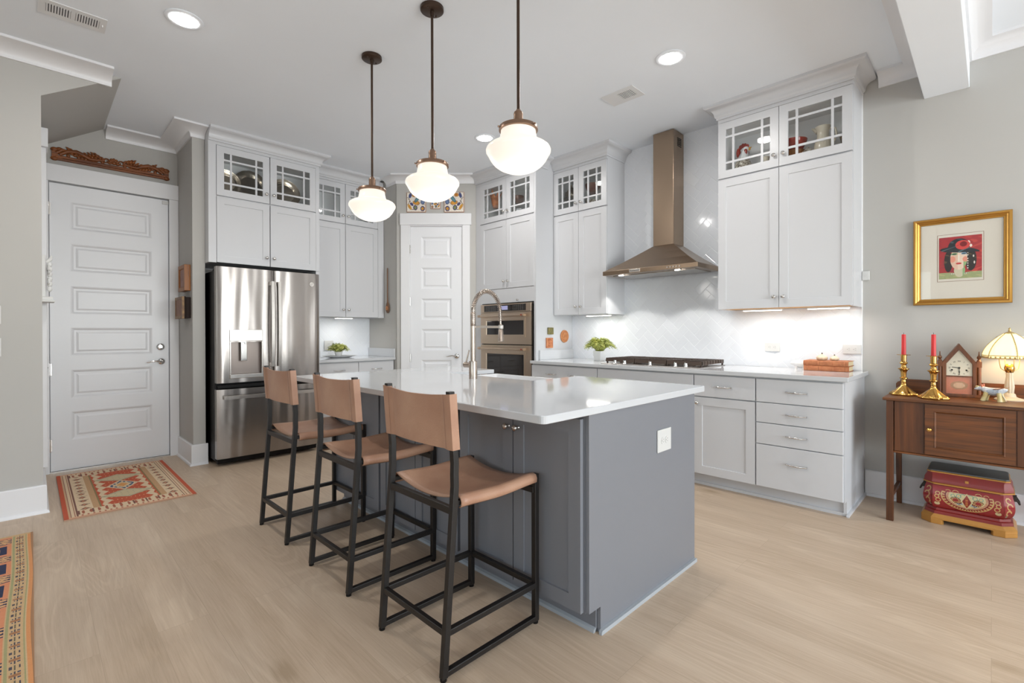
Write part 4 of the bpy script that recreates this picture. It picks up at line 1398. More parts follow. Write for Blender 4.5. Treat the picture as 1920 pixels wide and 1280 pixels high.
# under-cabinet lamps
def ucl(label, x0, x1, y0, y1, z, p):
    cx, cy = (x0 + x1) / 2, (y0 + y1) / 2
    t = thing('under_cabinet_light', label, 'cabinet light', (cx, cy, z), 0, 'light bars under the wall cabinets')
    hx_, hy_ = (x1 - x0) / 2, (y1 - y0) / 2
    m = MB(); m.box(-hx_, hx_, -hy_, hy_, -.010, 0); m.build('housing', 'plastic', t)
    m = MB(); m.box(-hx_ + .004, hx_ - .004, -hy_ + .004, hy_ - .004, -.014, -.010); m.build('diffuser', 'strip', t)
    area('cabinet_light_glow', (0, 0, -.018), (0, 0, -1), x1 - x0, y1 - y0, p, (1, .98, .94), t, 175)
ucl('lit bar under the cabinet by the refrigerator', 2.50, 2.70, 5.36, 5.42, 1.381, .9)
ucl('lit bar under the cabinet beside the oven tower', 4.12, 4.18, 2.74, 3.02, 1.383, 1.0)
ucl('lit bar under the large cabinet, hood end', 4.10, 4.16, 1.16, 1.44, 1.383, .95)
ucl('lit bar under the large cabinet, end by the picture', 4.10, 4.16, .72, .98, 1.383, .95)

# ------------------------------------------------------------------ outlets and switches
def outlet(label, loc, rot, horiz=False, w=.070, h=.115, duplex=1, cat='outlet', grp='white wall outlets'):
    t = thing('wall_outlet', label, cat, loc, rot, grp)
    m = MB(); W_, H_ = (h, w) if horiz else (w, h)
    if not horiz and duplex == 2: W_ = .115
    m.box(-W_ / 2, W_ / 2, -.006, 0, -H_ / 2, H_ / 2); pl = m.build('cover_plate', 'plastic', t, bevel=.002)
    for s in (-1, 1):
        cx, cz = (s * .0195, 0) if horiz else (0, s * .0195)
        m = MB(); m.lathe([(0, -.006), (.0165, -.006), (.0165, -.008), (0, -.008)], (cx, 0, cz), 20, 'y')
        rc = m.build('receptacle', 'plastic', t)
        m = MB()
        for q in (-.006, .006):
            a, b = (cx + .003, cz + q) if horiz else (cx + q, cz + .003)
            m.box(a - (.004 if horiz else .001), a + (.004 if horiz else .001), -.0085, -.0079, b - (.001 if horiz else .004), b + (.001 if horiz else .004))
        a, b = (cx - .008, cz) if horiz else (cx, cz - .008)
        m.cyl((a, 0, b), .0025, -.0085, -.0079, 8, 'y')
        m.build('slot', 'slot', rc)
    return t
outlet('white outlet on the tiled wall behind the counter, nearer the cooktop', (XW - .0095, 1.288, 1.076), -pi / 2, True)
outlet('white outlet at the end of the tiled wall, above the books', (XW - .0095, .742, 1.070), -pi / 2, True)
outlet('white outlet on the grey end panel of the island', (2.122, 1.1035, .690), 0, True, .105, .130)
outlet('white outlet on the tile behind the plant by the refrigerator', (2.535, YN - .0095, 1.05), 0, False, .115, .115)
t = thing('wall_switch', 'blank white cover plate on the wall behind the table lamp', 'switch', (XW, -.115, 1.105), -pi / 2)
m = MB(); m.box(-.09, .09, -.006, 0, -.068, .068); m.build('cover_plate', 'plastic', t, bevel=.002)
for zz, lab in ((1.320, 'white light switch near the frame edge, upper one on the hall wall'), (1.112, 'white light switch near the frame edge, lower one on the hall wall')):
    t = thing('light_switch', lab, 'switch', (-.170, YL, zz), 0, 'light switches on the hall wall')
    m = MB(); m.box(-.036, .036, -.006, 0, -.059, .059); m.build('cover_plate', 'plastic', t, bevel=.002)
    m = MB(); m.box(-.016, .016, -.010, -.006, -.033, .033); m.build('rocker', 'plastic', t, bevel=.002)
t = thing('wall_button', 'small white square button on the wall beside the large cabinet', 'button', (XW, .655, 1.613), -pi / 2)
m = MB(); m.box(-.026, .020, -.018, 0, -.034, .034); m.build('case', 'plastic', t, bevel=.004)
m = MB(); m.lathe([(0, -.018), (.010, -.018), (.010, -.020), (0, -.0205)], (0, 0, 0), 16, 'y'); m.build('button_cap', 'plastic', t)



# ------------------------------------------------------------------ rugs
def tri(x, p=1.0):
    return abs((x / p) % 1.0 * 2 - 1)

def rug1(u, v):
    """Doormat: u across the doorway, v out into the room."""
    RED, CRM, TAN, NAVY, ROSE, DK, GRN = '#c0583b', '#dcc3a2', '#c9a582', '#4a5a78', '#c98a66', '#7d564a', '#9a8a62'
    e = min(u, 1 - u)
    if e < .033: return RED
    if v < .02 or v > .98: return '#d8a888'
    if e < .10:
        k = int(e * 1000 / 9)
        return [CRM, '#a5705a', CRM, DK, TAN, '#9c6f60', CRM][k % 7]
    eb = min(v, 1 - v)
    if eb < .115:
        if eb < .045: return '#b06a55' if int(u * 75) % 3 == 0 and .018 < eb < .038 else CRM
        k = tri(u, .11)
        if abs(k - .5) < .17 and abs((eb - .08) / .035) < 1 - abs(k - .5) * 3: return '#a5604a'
        if int(u * 90) % 9 == 0: return DK
        return CRM
    if e < .215:
        b = (e - .1) / .115
        k = tri(v, .15)
        if abs(b - .5) + abs(k - .5) * .8 < .26: return ROSE if abs(b - .5) + abs(k - .5) * .8 < .13 else DK
        if (int(v * 150) % 13 == 0) and .15 < b < .85: return '#8b6f5c'
        return CRM
    if e < .275: return '#c29a72' if e < .263 else '#8d7a52'
    # field
    a, b = (u - .5) / .225, (v - .5) / .385
    d = abs(a) * .8 + abs(b) * 1.6
    step = int(tri(v, .09) * 5) / 5
    if d < .18: return '#d99a5a'
    if d < .30: return CRM if int((u + v) * 60) % 2 else '#c8b48c'
    if d < .42: return NAVY if int(u * 70 + step * 2) % 3 else CRM
    if d < .50: return CRM
    z = abs(b) - .52
    if abs(a) / .98 + abs(z) / .23 < 1 + .05 * step:
        w = abs(a) / .98 + abs(z) / .23
        return '#b5aa8c' if (w > .8 or int(u * 80) % 4 == 0 and int(v * 80) % 3 == 0) else '#cbb894'
    if abs(a) > .80 - .22 * tri(v, .1) and abs(a) < .97 - .10 * tri(v, .1): return CRM
    if abs(tri(u, .07) - .5) + abs(tri(v, .12) - .5) < .16: return '#d8a070'
    return RED

def rug2(u, v):
    """Runner: u across (1 = edge nearest the doormat side), v along."""
    ORG, CRM, SAGE, NAVY, SAL = '#d99560', '#ccab80', '#a5a074', '#2f3450', '#d98f68'
    x = (1 - u) * .60                                   # metres in from the outer edge
    if v > .985: return CRM
    if x < .013: return ORG
    if x < .018: return '#cdb188'
    if x < .022: return SAGE
    L_ = v * 1.95
    if x < .066:
        c, k = (x - .044) / .020, (L_ % .115) / .115
        if k < .60:
            kk = abs(k - .30) / .30
            if abs(c) < .80 and kk < .24: return '#a5734f'
            if abs(c) < .14 and kk < .85: return '#4b4750'
            if abs(abs(c) - .50) < .13 and .40 < kk < .66: return '#3c4260'
        else:
            kk = abs(k - .80) / .20
            if abs(c) < .09 and kk < .8: return '#6b6250'
            if abs(abs(c) - .58) < .14 and kk < .45: return '#4e4a54'
        return CRM
    if x < .071: return SAGE
    if x < .076: return CRM
    q = (x - .076) / .10
    p = (L_ % .30) / .30
    if x < .176:
        if p < .30:
            zig = .25 + .5 * abs(((L_ * 1000) % 30) / 15 - 1)
            return NAVY if q > zig or q < zig - .42 else '#d9a878'
        pp, qq = (p - .65) / .33, (q - .62) / .55
        if abs(pp) < 1 and abs(qq) < 1:
            if abs(pp) > .72 or abs(qq) > .80: return SAL
            if abs(pp) < .28 and abs(qq) < .35: return '#d9a878'
            return NAVY
        return NAVY if q > .2 else SAL
    if x < .186: return CRM
    r = (x - .186) / .2
    if abs(((L_ / .42) % 1) - .5) + abs((r % 1) - .5) < .36: return '#b4503a'
    return NAVY

t = thing('doormat_rug', 'small red and cream woven rug in front of the entry door', 'rug', (.506, 4.855, 0))
m = MB(); m.box(-.362, .362, -.668, .668, .001, .007); m.build('rug_base', pm('rug_backing', '#b8937a', 0.95, var=.05), t)
o = paint_grid(.724, 1.336, 150, 260, lambda u, v: rug1(u, 1 - v), 'rug_pile', 'rug', t, (0, 0, .0085), plane='xy')
def fringe(parent, x0, x1, y, sgn, n, col, L_=.022):
    m = MB()
    for i in range(n):
        x = x0 + (x1 - x0) * (i + .5) / n
        m.tube([(x, y, .005), (x + random.uniform(-.003, .003), y + sgn * L_ * .6, .004), (x + random.uniform(-.006, .006), y + sgn * L_, .003)], .0016, 4)
    o_ = m.build('fringe', col, parent); o_['kind'] = 'stuff'
    return o_
t = thing('runner_rug', 'navy and cream patterned runner rug with orange edge at the frame corner', 'rug', (-.296, 3.12, 0), 0)
m = MB(); m.box(-.30, .30, -.975, .965, .001, .008); m.build('rug_base', pm('runner_backing', '#a9805f', 0.95, var=.05), t)
def wav(u, v):
    y = -.975 + 1.94 * v
    return (-.30 + .60 * u + (.004 * sin(y * 5.2) * u - .006), y, .0095)
o = paint_grid(.6, 1.94, 140, 420, rug2, 'rug_pile', 'rug', t, (0, 0, 0), surf=wav)
fringe(t, -.29, .29, .965, 1, 60, 'mat_board')

# ------------------------------------------------------------------ framed portrait
t = thing('framed_picture', 'gold framed portrait of a woman in a black hat, above the sideboard', 'picture', (XW - .004, .149, 1.382), -pi / 2)
m = MB(); w, h = .478, .582
prof = [(0, 0), (0, -.020), (.004, -.026), (.013, -.028), (.020, -.022), (.024, -.024), (.030, -.020), (.034, -.014), (.038, -.014), (.040, -.010), (.040, 0)]
rg = []
for sx, sz in ((0, 0), (1, 0), (1, 1), (0, 1)):
    rg.append([(-w / 2 + (i if sx == 0 else w - i), y, (i if sz == 0 else h - i)) for i, y in prof])
m.loft(rg + [rg[0]], False); m.build('frame', 'gold', t, smooth=30)
m = MB(); m.box(-w / 2 + .038, w / 2 - .038, -.006, -.002, .038, h - .038); m.build('mat_board', 'mat_board', t)
def lady(u, v):
    """Portrait in flat patches: dark hat with a red flower, pale face, dark hair, red ground."""
    x, y = (u - .5) * 2, (v - .5) * 2
    def el(cx, cy, rx, ry, a=0):
        dx, dy = x - cx, y - cy
        if a:
            dx, dy = dx * cos(a) + dy * sin(a), -dx * sin(a) + dy * cos(a)
        return (dx / rx) ** 2 + (dy / ry) ** 2 < 1
    n = .8 * sin(x * 9 + 5 * sin(y * 7)) * cos(y * 11 - 3 * x)
    if el(.12, .58, .34, .22): return '#7d1f24' if el(.16, .62, .17, .12) or n > .75 else '#cf4440'
    if el(.40, .66, .07, .10) or el(.50, .52, .06, .07): return '#efe3d8'
    if y > .42 + .03 * n and el(-.05, .50, .52, .40) : return '#3f5058' if n > .55 else '#23282e'
    brim = el(-.02, .36, .93, .155, -.06 if x < 0 else -.16)
    if brim and y > .22 + .1 * abs(x) - .12 * max(0, x): return '#53686e' if n > .6 or el(-.3, .46, .16, .05) else '#262a30'
    if el(-.06, -.06, .40, .53) and y > -.60:
        if el(-.27, .17, .16, .05): return '#2e3c34' if el(-.27, .165, .10, .028) else '#6f9a6a'
        if el(.19, .17, .15, .05): return '#33424c' if el(.18, .165, .10, .028) else '#7fa7c0'
        if el(-.06, -.29, .14, .045): return '#c23a38'
        if el(-.35, -.08, .14, .15) or el(.24, -.10, .12, .13): return '#e0947e'
        if -.09 < x < -.03 and -.18 < y < .12: return '#eadfd0'
        if x > .16 and y < -.20: return '#93b07a'
        return '#dcb9a2' if x < -.1 else '#e3cbb6'
    if el(-.55, -.18, .20, .50) or el(.50, -.14, .26, .52):
        if el(.62, .02, .03, .06) or el(.66, -.28, .03, .07) or (abs(x - .36) < .02 and int(y * 18) % 2 and y < .2): return '#dfd7cc'
        return '#5a4a34' if n > .6 else '#2b2624'
    if el(-.02, -.62, .26, .32): return '#8fb07c' if x > .12 else '#c9c2a6'
    if y < -.70 - .12 * (abs(x) < .5) * (0.5 - abs(x)) : 
        if abs(y + .77) < .025 and abs(x + .05) < .42: return '#6f7c86' if int(x * 22) % 2 else '#dcd6c4'
        return '#9aa273' if n < .5 else '#b3ae7d'
    return '#a62f33' if n < .3 else ('#c0453c' if x > .2 else '#95303a')
w2, h2 = .208, .278
m = MB(); m.box(-.151 + .149 - .113, .113 - .002, -.0068, -.006, .153, .468); pr_ = m.build('print_border', pm('thin_brown_rule', '#8a6d58', 0.7), t)
m = MB(); m.box(-.1125, .1085, -.0074, -.006, .1555, .4655); m.build('print_margin', 'mat_board', t)
paint_grid(w2, h2, 150, 200, lady, 'portrait_print', 'paint', t, (-.002, -.0082, .171))
m = MB(); m.box(-w / 2 + .039, w / 2 - .039, -.0125, -.0105, .039, h - .039); m.build('picture_glass', glass('picture_glass', (.99, .99, .99), .9), t)

# ------------------------------------------------------------------ sideboard
t = thing('sideboard', 'narrow dark oak sideboard with centre door, against the beige wall', 'sideboard', (3.855, .4775, 0), -pi / 2)
LW, DP = .760, .43
m = MB(); m.box(-.018, LW + .018, -.012, DP + .045, .765, .783); m.build('top', 'oak', t, bevel=.003)
m = MB(); m.box(.038, LW - .038, .012, DP, .448, .765); m.box(.036, LW - .036, .004, DP + .004, .437, .448); m.build('case', 'oak', t, bevel=.002)
m = MB(); m.panel(.042, .182, .452, .762, .006, .006); m.build('side_panel', 'oakv', t); m = MB(); m.panel(LW - .182, LW - .042, .452, .762, .006, .006); m.build('side_panel', 'oakv', t)
m = MB(); m.panel(.188, LW - .188, .455, .760, -.002, .014, [(.188 + .042, LW - .188 - .042, .497, .720)], [(.003, -.003), (.007, .001), (.010, .007)]); d = m.build('door', 'oak', t, bevel=.001)
m = MB(); m.lathe([(0, 0), (.006, 0), (.005, -.008), (.013, -.014), (.011, -.020), (0, -.022)], (.209, -.002, .607), 14, 'y', sx=1.1, sy=.85); m.build('knob', 'brass', d, smooth=50)
for x in (.0, LW - .036):
    m = MB(); m.box(x, x + .036, 0, .036, 0, .765); m.build('leg', 'oakv', t, bevel=.002)
    xo = -.0 if x == 0 else 0
    m = MB(); m.loft([[(x + .004, DP + .012, 0), (x + .032, DP + .012, 0), (x + .032, DP + .040, 0), (x + .004, DP + .040, 0)], [(x + .002, DP - .022, .44), (x + .034, DP - .022, .44), (x + .034, DP + .012, .44), (x + .002, DP + .012, .44)], [(x + .002, DP - .022, .765), (x + .034, DP - .022, .765), (x + .034, DP + .012, .765), (x + .002, DP + .012, .765)]]); m.build('leg', 'oakv', t, bevel=.002)
    m = MB(); m.box(x + .008, x + .028, .036, DP + .015, .135, .160); m.build('stretcher', 'oakv', t, bevel=.002)
m = MB(); m.prism([(0, .783), (0, .838), (.010, .852), (.022, .856), (.026, .872), (LW - .026, .872), (LW - .022, .856), (LW - .010, .852), (LW, .838), (LW, .783)], 'y', DP + .012, DP + .030); m.build('back_board', 'oak', t, bevel=.002)
m = MB(); m.box(.034, .056, DP - .010, DP + .012, .795, .852); m.build('corner_block', 'oakv', t, bevel=.003)
TZ = .783

# candlesticks and candles
def candlestick(label, x, y):
    t = thing('candlestick', label, 'candlestick', (x, y, TZ), .3, 'pair of brass candlesticks')
    m = MB(); rg = []
    for r, z, k in ((.068, 0, .12), (.072, .004, .12), (.072, .010, .12), (.060, .020, .11), (.048, .030, .08), (.036, .044, .05), (.022, .056, .02), (.015, .066, 0)):
        rg.append([(r * (1 + k * cos(6 * a)) * cos(a), r * (1 + k * cos(6 * a)) * sin(a), z) for a in [2 * pi * i / 48 for i in range(48)]])
    m.loft(rg); m.build('foot', 'brass', t, smooth=50)
    m = MB(); m.lathe([(.015, .064), (.016, .070), (.012, .078), (.014, .086), (.012, .096), (.0125, .104), (.022, .110), (.022, .114), (.014, .120), (.016, .150), (.022, .166), (.031, .172), (.031, .175), (.018, .180), (.013, .192), (.014, .202), (.022, .210), (.021, .214), (.0145, .220), (.0155, .262), (0, .262)], seg=28); m.build('stem', 'brass', t, smooth=40)
    m = MB(); m.lathe([(0, .262), (.020, .262), (.036, .264), (.037, .267), (.016, .268), (0, .268)], seg=28); m.build('drip_pan', 'brass', t, smooth=40)
    return t
def candle(label, x, y):
    t = thing('candle', label, 'candle', (x, y, TZ + .268), 0, 'pair of red candles')
    m = MB(); m.lathe([(.0125, 0), (.0115, .128), (.010, .132), (0, .133)], seg=20); m.build('wax', 'candle', t, smooth=40)
    m = MB(); m.tube([(0, 0, .130), (.001, 0, .138), (.003, .001, .143)], .0012, 5); m.build('wick', 'black', t)
for x, y, a, b in ((4.075, .413, 'brass candlestick at the cabinet end of the sideboard', 'red candle in the brass candlestick at the cabinet end of the sideboard'),
                   (3.975, .258, 'brass candlestick standing beside the mantel clock', 'red candle in the brass candlestick beside the mantel clock')):
    candlestick(a, x, y); candle(b, x, y)

# mantel clock
t = thing('mantel_clock', 'steeple shaped wooden mantel clock with cream dial', 'clock', (4.185, .148, TZ), -pi / 2 + .10)
hw = .082
m = MB(); m.prism([(-hw, .012), (-hw, .215), (0, .342), (hw, .215), (hw, .012)], 'y', .012, .085); m.box(-.100, .100, -.008, .09, 0, .014); m.build('case', 'clockw', t, bevel=.002)
m = MB()
op = [(-.061, .020), (-.061, .212), (0, .302), (.061, .212), (.061, .020)]
ou = [(-hw, .012), (-hw, .218), (0, .340), (hw, .218), (hw, .012)]
rings = [[(x, .012, z) for x, z in ou], [(x, .0, z) for x, z in ou], [(x * .97, -.004, z) for x, z in ou], [(x * 1.05, -.003, z) for x, z in op], [(x, .006, z) for x, z in op]]
m.loft(rings, False); m.box(-.061, .061, -.001, .010, .128, .136); dc = m.build('door_frame', 'clockw', t, smooth=20)
m = MB()
for s in (-1, 1):
    m = MB(); m.box(s * .092 - .013, s * .092 + .013, -.006, .05, .014, .020); m.box(s * .092 - .012, s * .092 + .012, -.004, .045, .192, .228)
    m.lathe([(.010, .020), (.010, .192)], (s * .092, .006, 0), 16); m.build('column', 'clockw', t, smooth=40)
    m = MB(); m.lathe([(0, .228), (.011, .228), (.009, .236), (.006, .242), (.011, .250), (.009, .260), (.004, .266), (.002, .290), (0, .292)], (s * .092, .015, 0), 14); m.build('finial', 'clockw', t, smooth=50)
m = MB(); m.prism([(-.0605, .136), (-.0605, .212), (0, .3015), (.0605, .212), (.0605, .136)], 'y', .0065, .011); dl_ = m.build('dial', pm('aged_dial_paper', '#d6d0bd', .6, var=.04, scale=40), t)
cz = .186
roman = ['XII', 'I', 'II', 'III', 'IIII', 'V', 'VI', 'VII', 'VIII', 'IX', 'X', 'XI']
for i, rn in enumerate(roman):
    a = i * pi / 6
    text(rn, .0125, dl_, (.045 * sin(a), .0060, cz + .042 * cos(a)), (pi / 2, 0, 0) if False else (pi / 2, a, 0), 'handmetal', .0002, 'numeral')
for x in (-.034, .034):
    m = MB(); m.cyl((x, .0065, .172), .005, -.001, 0, 10, 'y'); m.build('winding_hole', 'black', dl_)
m = MB(); m.bar((0, .0045, cz), (-.034, .0045, cz + .004), .004, .001, (0, 1, 0)); m.ball((0, .0045, cz), (.006, .001, .006), 12, 6); m.build('hour_hand', 'handmetal', dl_)
m = MB(); m.bar((0, .0035, cz), (.001, .0035, cz - .040), .003, .001, (0, 1, 0)); m.ball((.0005, .0035, cz - .026), (.004, .001, .004), 10, 6); m.build('minute_hand', 'handmetal', dl_)
def clockpanel(u, v):
    x, y = (u - .5) * 2, (v - .5) * 2
    e = (x / .68) ** 2 + (y / .50) ** 2
    if e < 1 and e > .45: return '#8d7a5a' if int((math.atan2(y, x) + 4) * 9) % 2 else '#c4835f'
    if e <= .45: return ['#d8b890', '#b5533c', '#8a8f63', '#e0cfae'][int(abs(sin(x * 19) * cos(y * 17)) * 3.99)]
    return '#c57a5c'
paint_grid(.122, .108, 60, 54, clockpanel, 'painted_tablet', 'paintg', t, (0, .008, .020))

# table lamp
t = thing('table_lamp', 'lit table lamp with cream panelled glass shade on the sideboard', 'lamp', (4.19, -.075, TZ))
m = MB(); m.lathe([(0, 0), (.066, 0), (.068, .006), (.062, .012), (.040, .018), (.030, .024), (.026, .040), (.018, .046), (0, .046)], seg=32); m.build('base', 'stone', t, smooth=40)
m = MB(); rg = []
for z, r in ((.044, .019), (.060, .020), (.085, .022), (.12, .018), (.15, .0145), (.165, .017), (.170, .016)):
    rg.append([(r * (1 + .07 * cos(10 * a)) * cos(a), r * (1 + .07 * cos(10 * a)) * sin(a), z) for a in [2 * pi * i / 60 for i in range(60)]])
m.loft(rg); m.build('stem', 'stone', t, smooth=60)
m = MB(); m.lathe([(0, .168), (.016, .168), (.022, .180), (.024, .196), (.020, .214), (.012, .222), (0, .222)], seg=24); m.build('socket', 'brass', t, smooth=50)
m = MB()
for k in range(4):
    a = k * pi / 2 + .4
    m.tube([(.016 * cos(a), .016 * sin(a), .175), (.040 * cos(a), .040 * sin(a), .192), (.046 * cos(a), .046 * sin(a), .225), (.048 * cos(a), .048 * sin(a), .262)], .0022, 6)
m.build('shade_carrier', 'lampmetal', t, smooth=60)
NP = 6
def sh(k, z):
    tt = (z - .256) / .150
    r = .126 * (1 - tt ** 1.9 * .80)
    a = 2 * pi * k / NP + .25
    return Vector((r * cos(a), r * sin(a), z))
zl = [.256 + .150 * i / 8 for i in range(9)]
sroot = None
for k in range(NP):
    m = MB()
    m.loft([[sh(k, z).lerp(sh(k + 1, z), j / 4) * (1 + .0) for j in range(5)] for z in zl], False, 0, False)
    p = m.build('shade_panel', 'lampshade', t, smooth=60, solid=.002)
m = MB()
for k in range(NP):
    m.tube([sh(k, z) for z in zl], .003, 6)
for z in (.256, .272, .406):
    for k in range(NP):
        m.tube([sh(k, z).lerp(sh(k + 1, z), j / 3) for j in range(4)], .0028, 6)
for k in range(NP):
    for j in range(6):
        m.ball(sh(k, .263).lerp(sh(k + 1, .263), (j + .5) / 6) * 1.0, .0055, 8, 5)
m.lathe([(0, .400), (.026, .404), (.018, .412), (.006, .418), (.008, .424), (.004, .430), (.006, .436), (0, .442)], seg=16)
m.build('shade_frame', 'lampmetal', t, smooth=60)
l = bpy.data.lights.new('lamp_bulb', 'POINT'); l.energy = 1.6; l.color = (1, .80, .52); l.shadow_soft_size = .03
lo_ = bpy.data.objects.new('lamp_bulb', l); COL.objects.link(lo_); lo_.parent = t; lo_.location = (0, 0, .300)

# ceramic animal in front of the lamp
t = thing('animal_figurine', 'speckled white ceramic animal with yellow legs, in front of the lamp', 'figurine', (4.075, -.002, TZ), pi / 2 - .35)
m = MB()
bl = bpy.data.meshes.new('tmp')
rg = []
for x, z, ry, rz in ((-.068, .074, .003, .003), (-.060, .070, .010, .010), (-.040, .062, .019, .020), (-.010, .056, .023, .024), (.018, .058, .022, .023), (.036, .066, .018, .018), (.050, .072, .014, .014), (.066, .070, .012, .011), (.080, .067, .007, .006), (.084, .067, .002, .002)):
    rg.append([(x, ry * cos(a), z + rz * sin(a)) for a in [2 * pi * i / 14 for i in range(14)]])
m.loft(rg); m.build('body', 'figure', t, smooth=70)
for x, y, dx in ((.022, .014, .016), (.022, -.014, .016), (-.034, .013, -.006), (-.034, -.013, -.006)):
    m = MB(); m.tube([(x, y, .052), (x + dx * .5, y * 1.15, .026), (x + dx, y * 1.25, .0)], [.011, .010, .012], 10); m.build('leg', 'straw', t, smooth=60)
for s in (-1, 1):
    m = MB(); m.ball((.044, s * .012, .090), (.004, .006, .011), 10, 6); m.build('ear', 'pinkpanel', t, smooth=60)
m = MB(); m.ball((.070, 0, .081), (.010, .008, .006), 12, 6); m.build('hat', 'straw', t, smooth=60)
for s in (-1, 1):
    m = MB(); m.tube([(-.012, s * .018, .074), (-.040, s * .028, .078), (-.066, s * .030, .088)], [.006, .007, .002], 8, flat=.4); m.build('wing', 'winepanel', t, smooth=60)
m = MB(); m.tube([(-.018, .0, .080), (-.040, -.005, .045), (-.058, -.012, .004)], .0026, 6); m.build('prop_stick', 'cream', t)

# painted chest
t = thing('painted_chest', 'red lacquered chest with gilt scrolls on the floor under the sideboard', 'chest', (4.150, .107, 0), -pi / 2)
def octo(hx_, hy_, c, z):
    return [(-hx_ + c, -hy_, z), (hx_ - c, -hy_, z), (hx_, -hy_ + c, z), (hx_, hy_ - c, z), (hx_ - c, hy_, z), (-hx_ + c, hy_, z), (-hx_, hy_ - c, z), (-hx_, -hy_ + c, z)]
HX, HY = .208, .150
m = MB(); m.loft([octo(HX + .006, HY + .006, .050, .030), octo(HX + .006, HY + .006, .050, .040), octo(HX - .006, HY - .006, .048, .056), octo(HX - .008, HY - .008, .048, .060)]); ba = m.build('plinth', 'goldpaint', t, smooth=25)
for sx in (-1, 1):
    for sy in (-1, 1):
        m = MB()
        pl_ = [(HX + .006, HY - .044), (HX - .044, HY + .006), (HX - .095, HY + .006), (HX - .105, HY - .012), (HX - .06, HY - .012), (HX - .014, HY - .054), (HX - .014, HY - .105), (HX + .006, HY - .095)]
        m.prism([(sx * a, sy * b) for a, b in pl_], 'z', 0, .032); m.build('bracket_foot', 'goldpaint', ba, bevel=.003)
m = MB(); m.loft([octo(HX - .010, HY - .010, .048, .060), octo(HX - .012, HY - .012, .048, .078), octo(HX - .020, HY - .020, .047, .082), octo(HX - .022, HY - .022, .047, .096)]); m.build('base_moulding', 'lacq', t, smooth=25)
def bom(z):
    q = (z - .096) / .146
    return .026 - .020 * sin(pi * min(1, max(0, q)) ** .75) ** 1.0 - .008 * q
m = MB(); m.loft([octo(HX - bom(z), HY - bom(z), .047, z) for z in [.096 + .146 * i / 14 for i in range(15)]]); bd = m.build('body', 'lacq', t, smooth=35)
def chestfront(u, v):
    x, y = (u - .5) * 2.6, (v - .5) * 1.0 * 1.2          # roughly equal units
    RED, DRED, GLD, CRM, GRN, BLU, DK = '#8f2326', '#6f1a1c', '#c2a068', '#c9b88c', '#7f9a80', '#8596a6', '#4d1d18'
    ax = abs(x)
    e = math.hypot(x / .98, (y - .16) / .68)
    def arc(cx, cy, r, w):
        return abs(math.hypot(ax - cx, y - cy) - r) < w
    # central shield
    if ax / .17 + abs(y + .01) / .34 < 1: return '#c07a3a' if ax < .045 and -.22 < y < .12 and int(y * 60) % 2 else ('#7d1f1a' if ax > .05 else '#93382a')
    if ax / .23 + abs(y + .01) / .42 < 1: return CRM
    if y > .40: return GLD if arc(.42, .36, .12, .014) or arc(.70, .36, .10, .014) else RED
    if e < 1.0 and y < .36:
        ang = math.atan2(y - .16, x)
        if e > .95: return GLD
        if e > .85: return RED if int((ang + 4) * 13) % 2 else GLD
        if e > .80: return DRED
        if e > .70: return '#a8332e' if int((ang + 4) * 22) % 2 else CRM
        if e > .66: return CRM
        # cream field with red wings, green and blue scrolls
        if arc(.30, .22, .085, .018) or arc(.52, .20, .070, .016) or (arc(.14, .24, .10, .016) and y > .2): return GRN
        w = (ax - .42) / .24, (y - .00) / .17
        q = math.hypot(w[0], w[1] + .5 * w[0] * w[0])
        if q < 1: return (RED if q < .45 else (DRED if int(math.atan2(w[1], w[0]) * 5) % 2 else GLD)) if q < .85 else DK
        if arc(.20, -.40, .24, .030): return BLU
        if arc(.22, -.40, .30, .022): return '#e2d9bf'
        if arc(.34, -.36, .14, .020): return DK
        return CRM if sin(x * 23 + y * 11) * cos(y * 19 - x * 7) < .75 else GLD
    if y < -.42 and ax < .5: return DRED if arc(.2, -.72, .28, .03) else RED
    # corner scrolls
    if arc(1.10, .20, .085, .020) or arc(1.13, .04, .080, .020) or arc(1.08, -.14, .09, .020): return GLD
    if math.hypot((ax - 1.12) / .11, (y + .34) / .09) < 1 and y < -.30 + .06 * abs(ax - 1.12) / .11: return CRM
    return RED
def csurf(u, v):
    z = .099 + .140 * v
    return ((HX - .049) * (2 * u - 1) * .985, -(HY - bom(z)) - .0012, z)
paint_grid(0, 0, 260, 120, chestfront, 'painted_front', 'paintg', t, surf=csurf)
def cside(sx):
    def f(u, v):
        z = .099 + .140 * v
        b_ = bom(z)
        x0, y0 = HX - b_ - .047, -(HY - b_); x1, y1 = HX - b_, -(HY - b_ - .047)
        k = .06 + .88 * u
        return (sx * (x0 + (x1 - x0) * k + .0009), y0 + (y1 - y0) * k - .0009, z)
    return f
def chestcorner(u, v):
    x, y = u - .5, (v - .5) * 2.2
    for cx, cy, r in ((0, .62, .22), (.05, .10, .26), (-.04, -.48, .22)):
        if abs(math.hypot(x - cx, y - cy) - r) < .055 and not (x > cx and y < cy): return '#c2a068'
    return '#7f9a80' if math.hypot(x + .12, y + .86) < .10 else '#8f2326'
for sx in (-1, 1):
    paint_grid(0, 0, 30, 60, chestcorner, 'painted_corner', 'paintg', t, surf=cside(sx))
m = MB(); m.loft([octo(HX - .016, HY - .016, .047, .241), octo(HX - .004, HY - .004, .050, .247), octo(HX - .004, HY - .004, .050, .253), octo(HX - .010, HY - .010, .049, .257)]); m.build('gilt_rim', 'goldpaint', t, smooth=25)
m = MB(); m.loft([octo(HX - .008, HY - .008, .040, .257), octo(HX - .010, HY - .010, .040, .280), octo(HX - .022, HY - .022, .028, .304), octo(HX - .026, HY - .026, .020, .316)]); ld = m.build('lid', 'lacq', t, smooth=25)
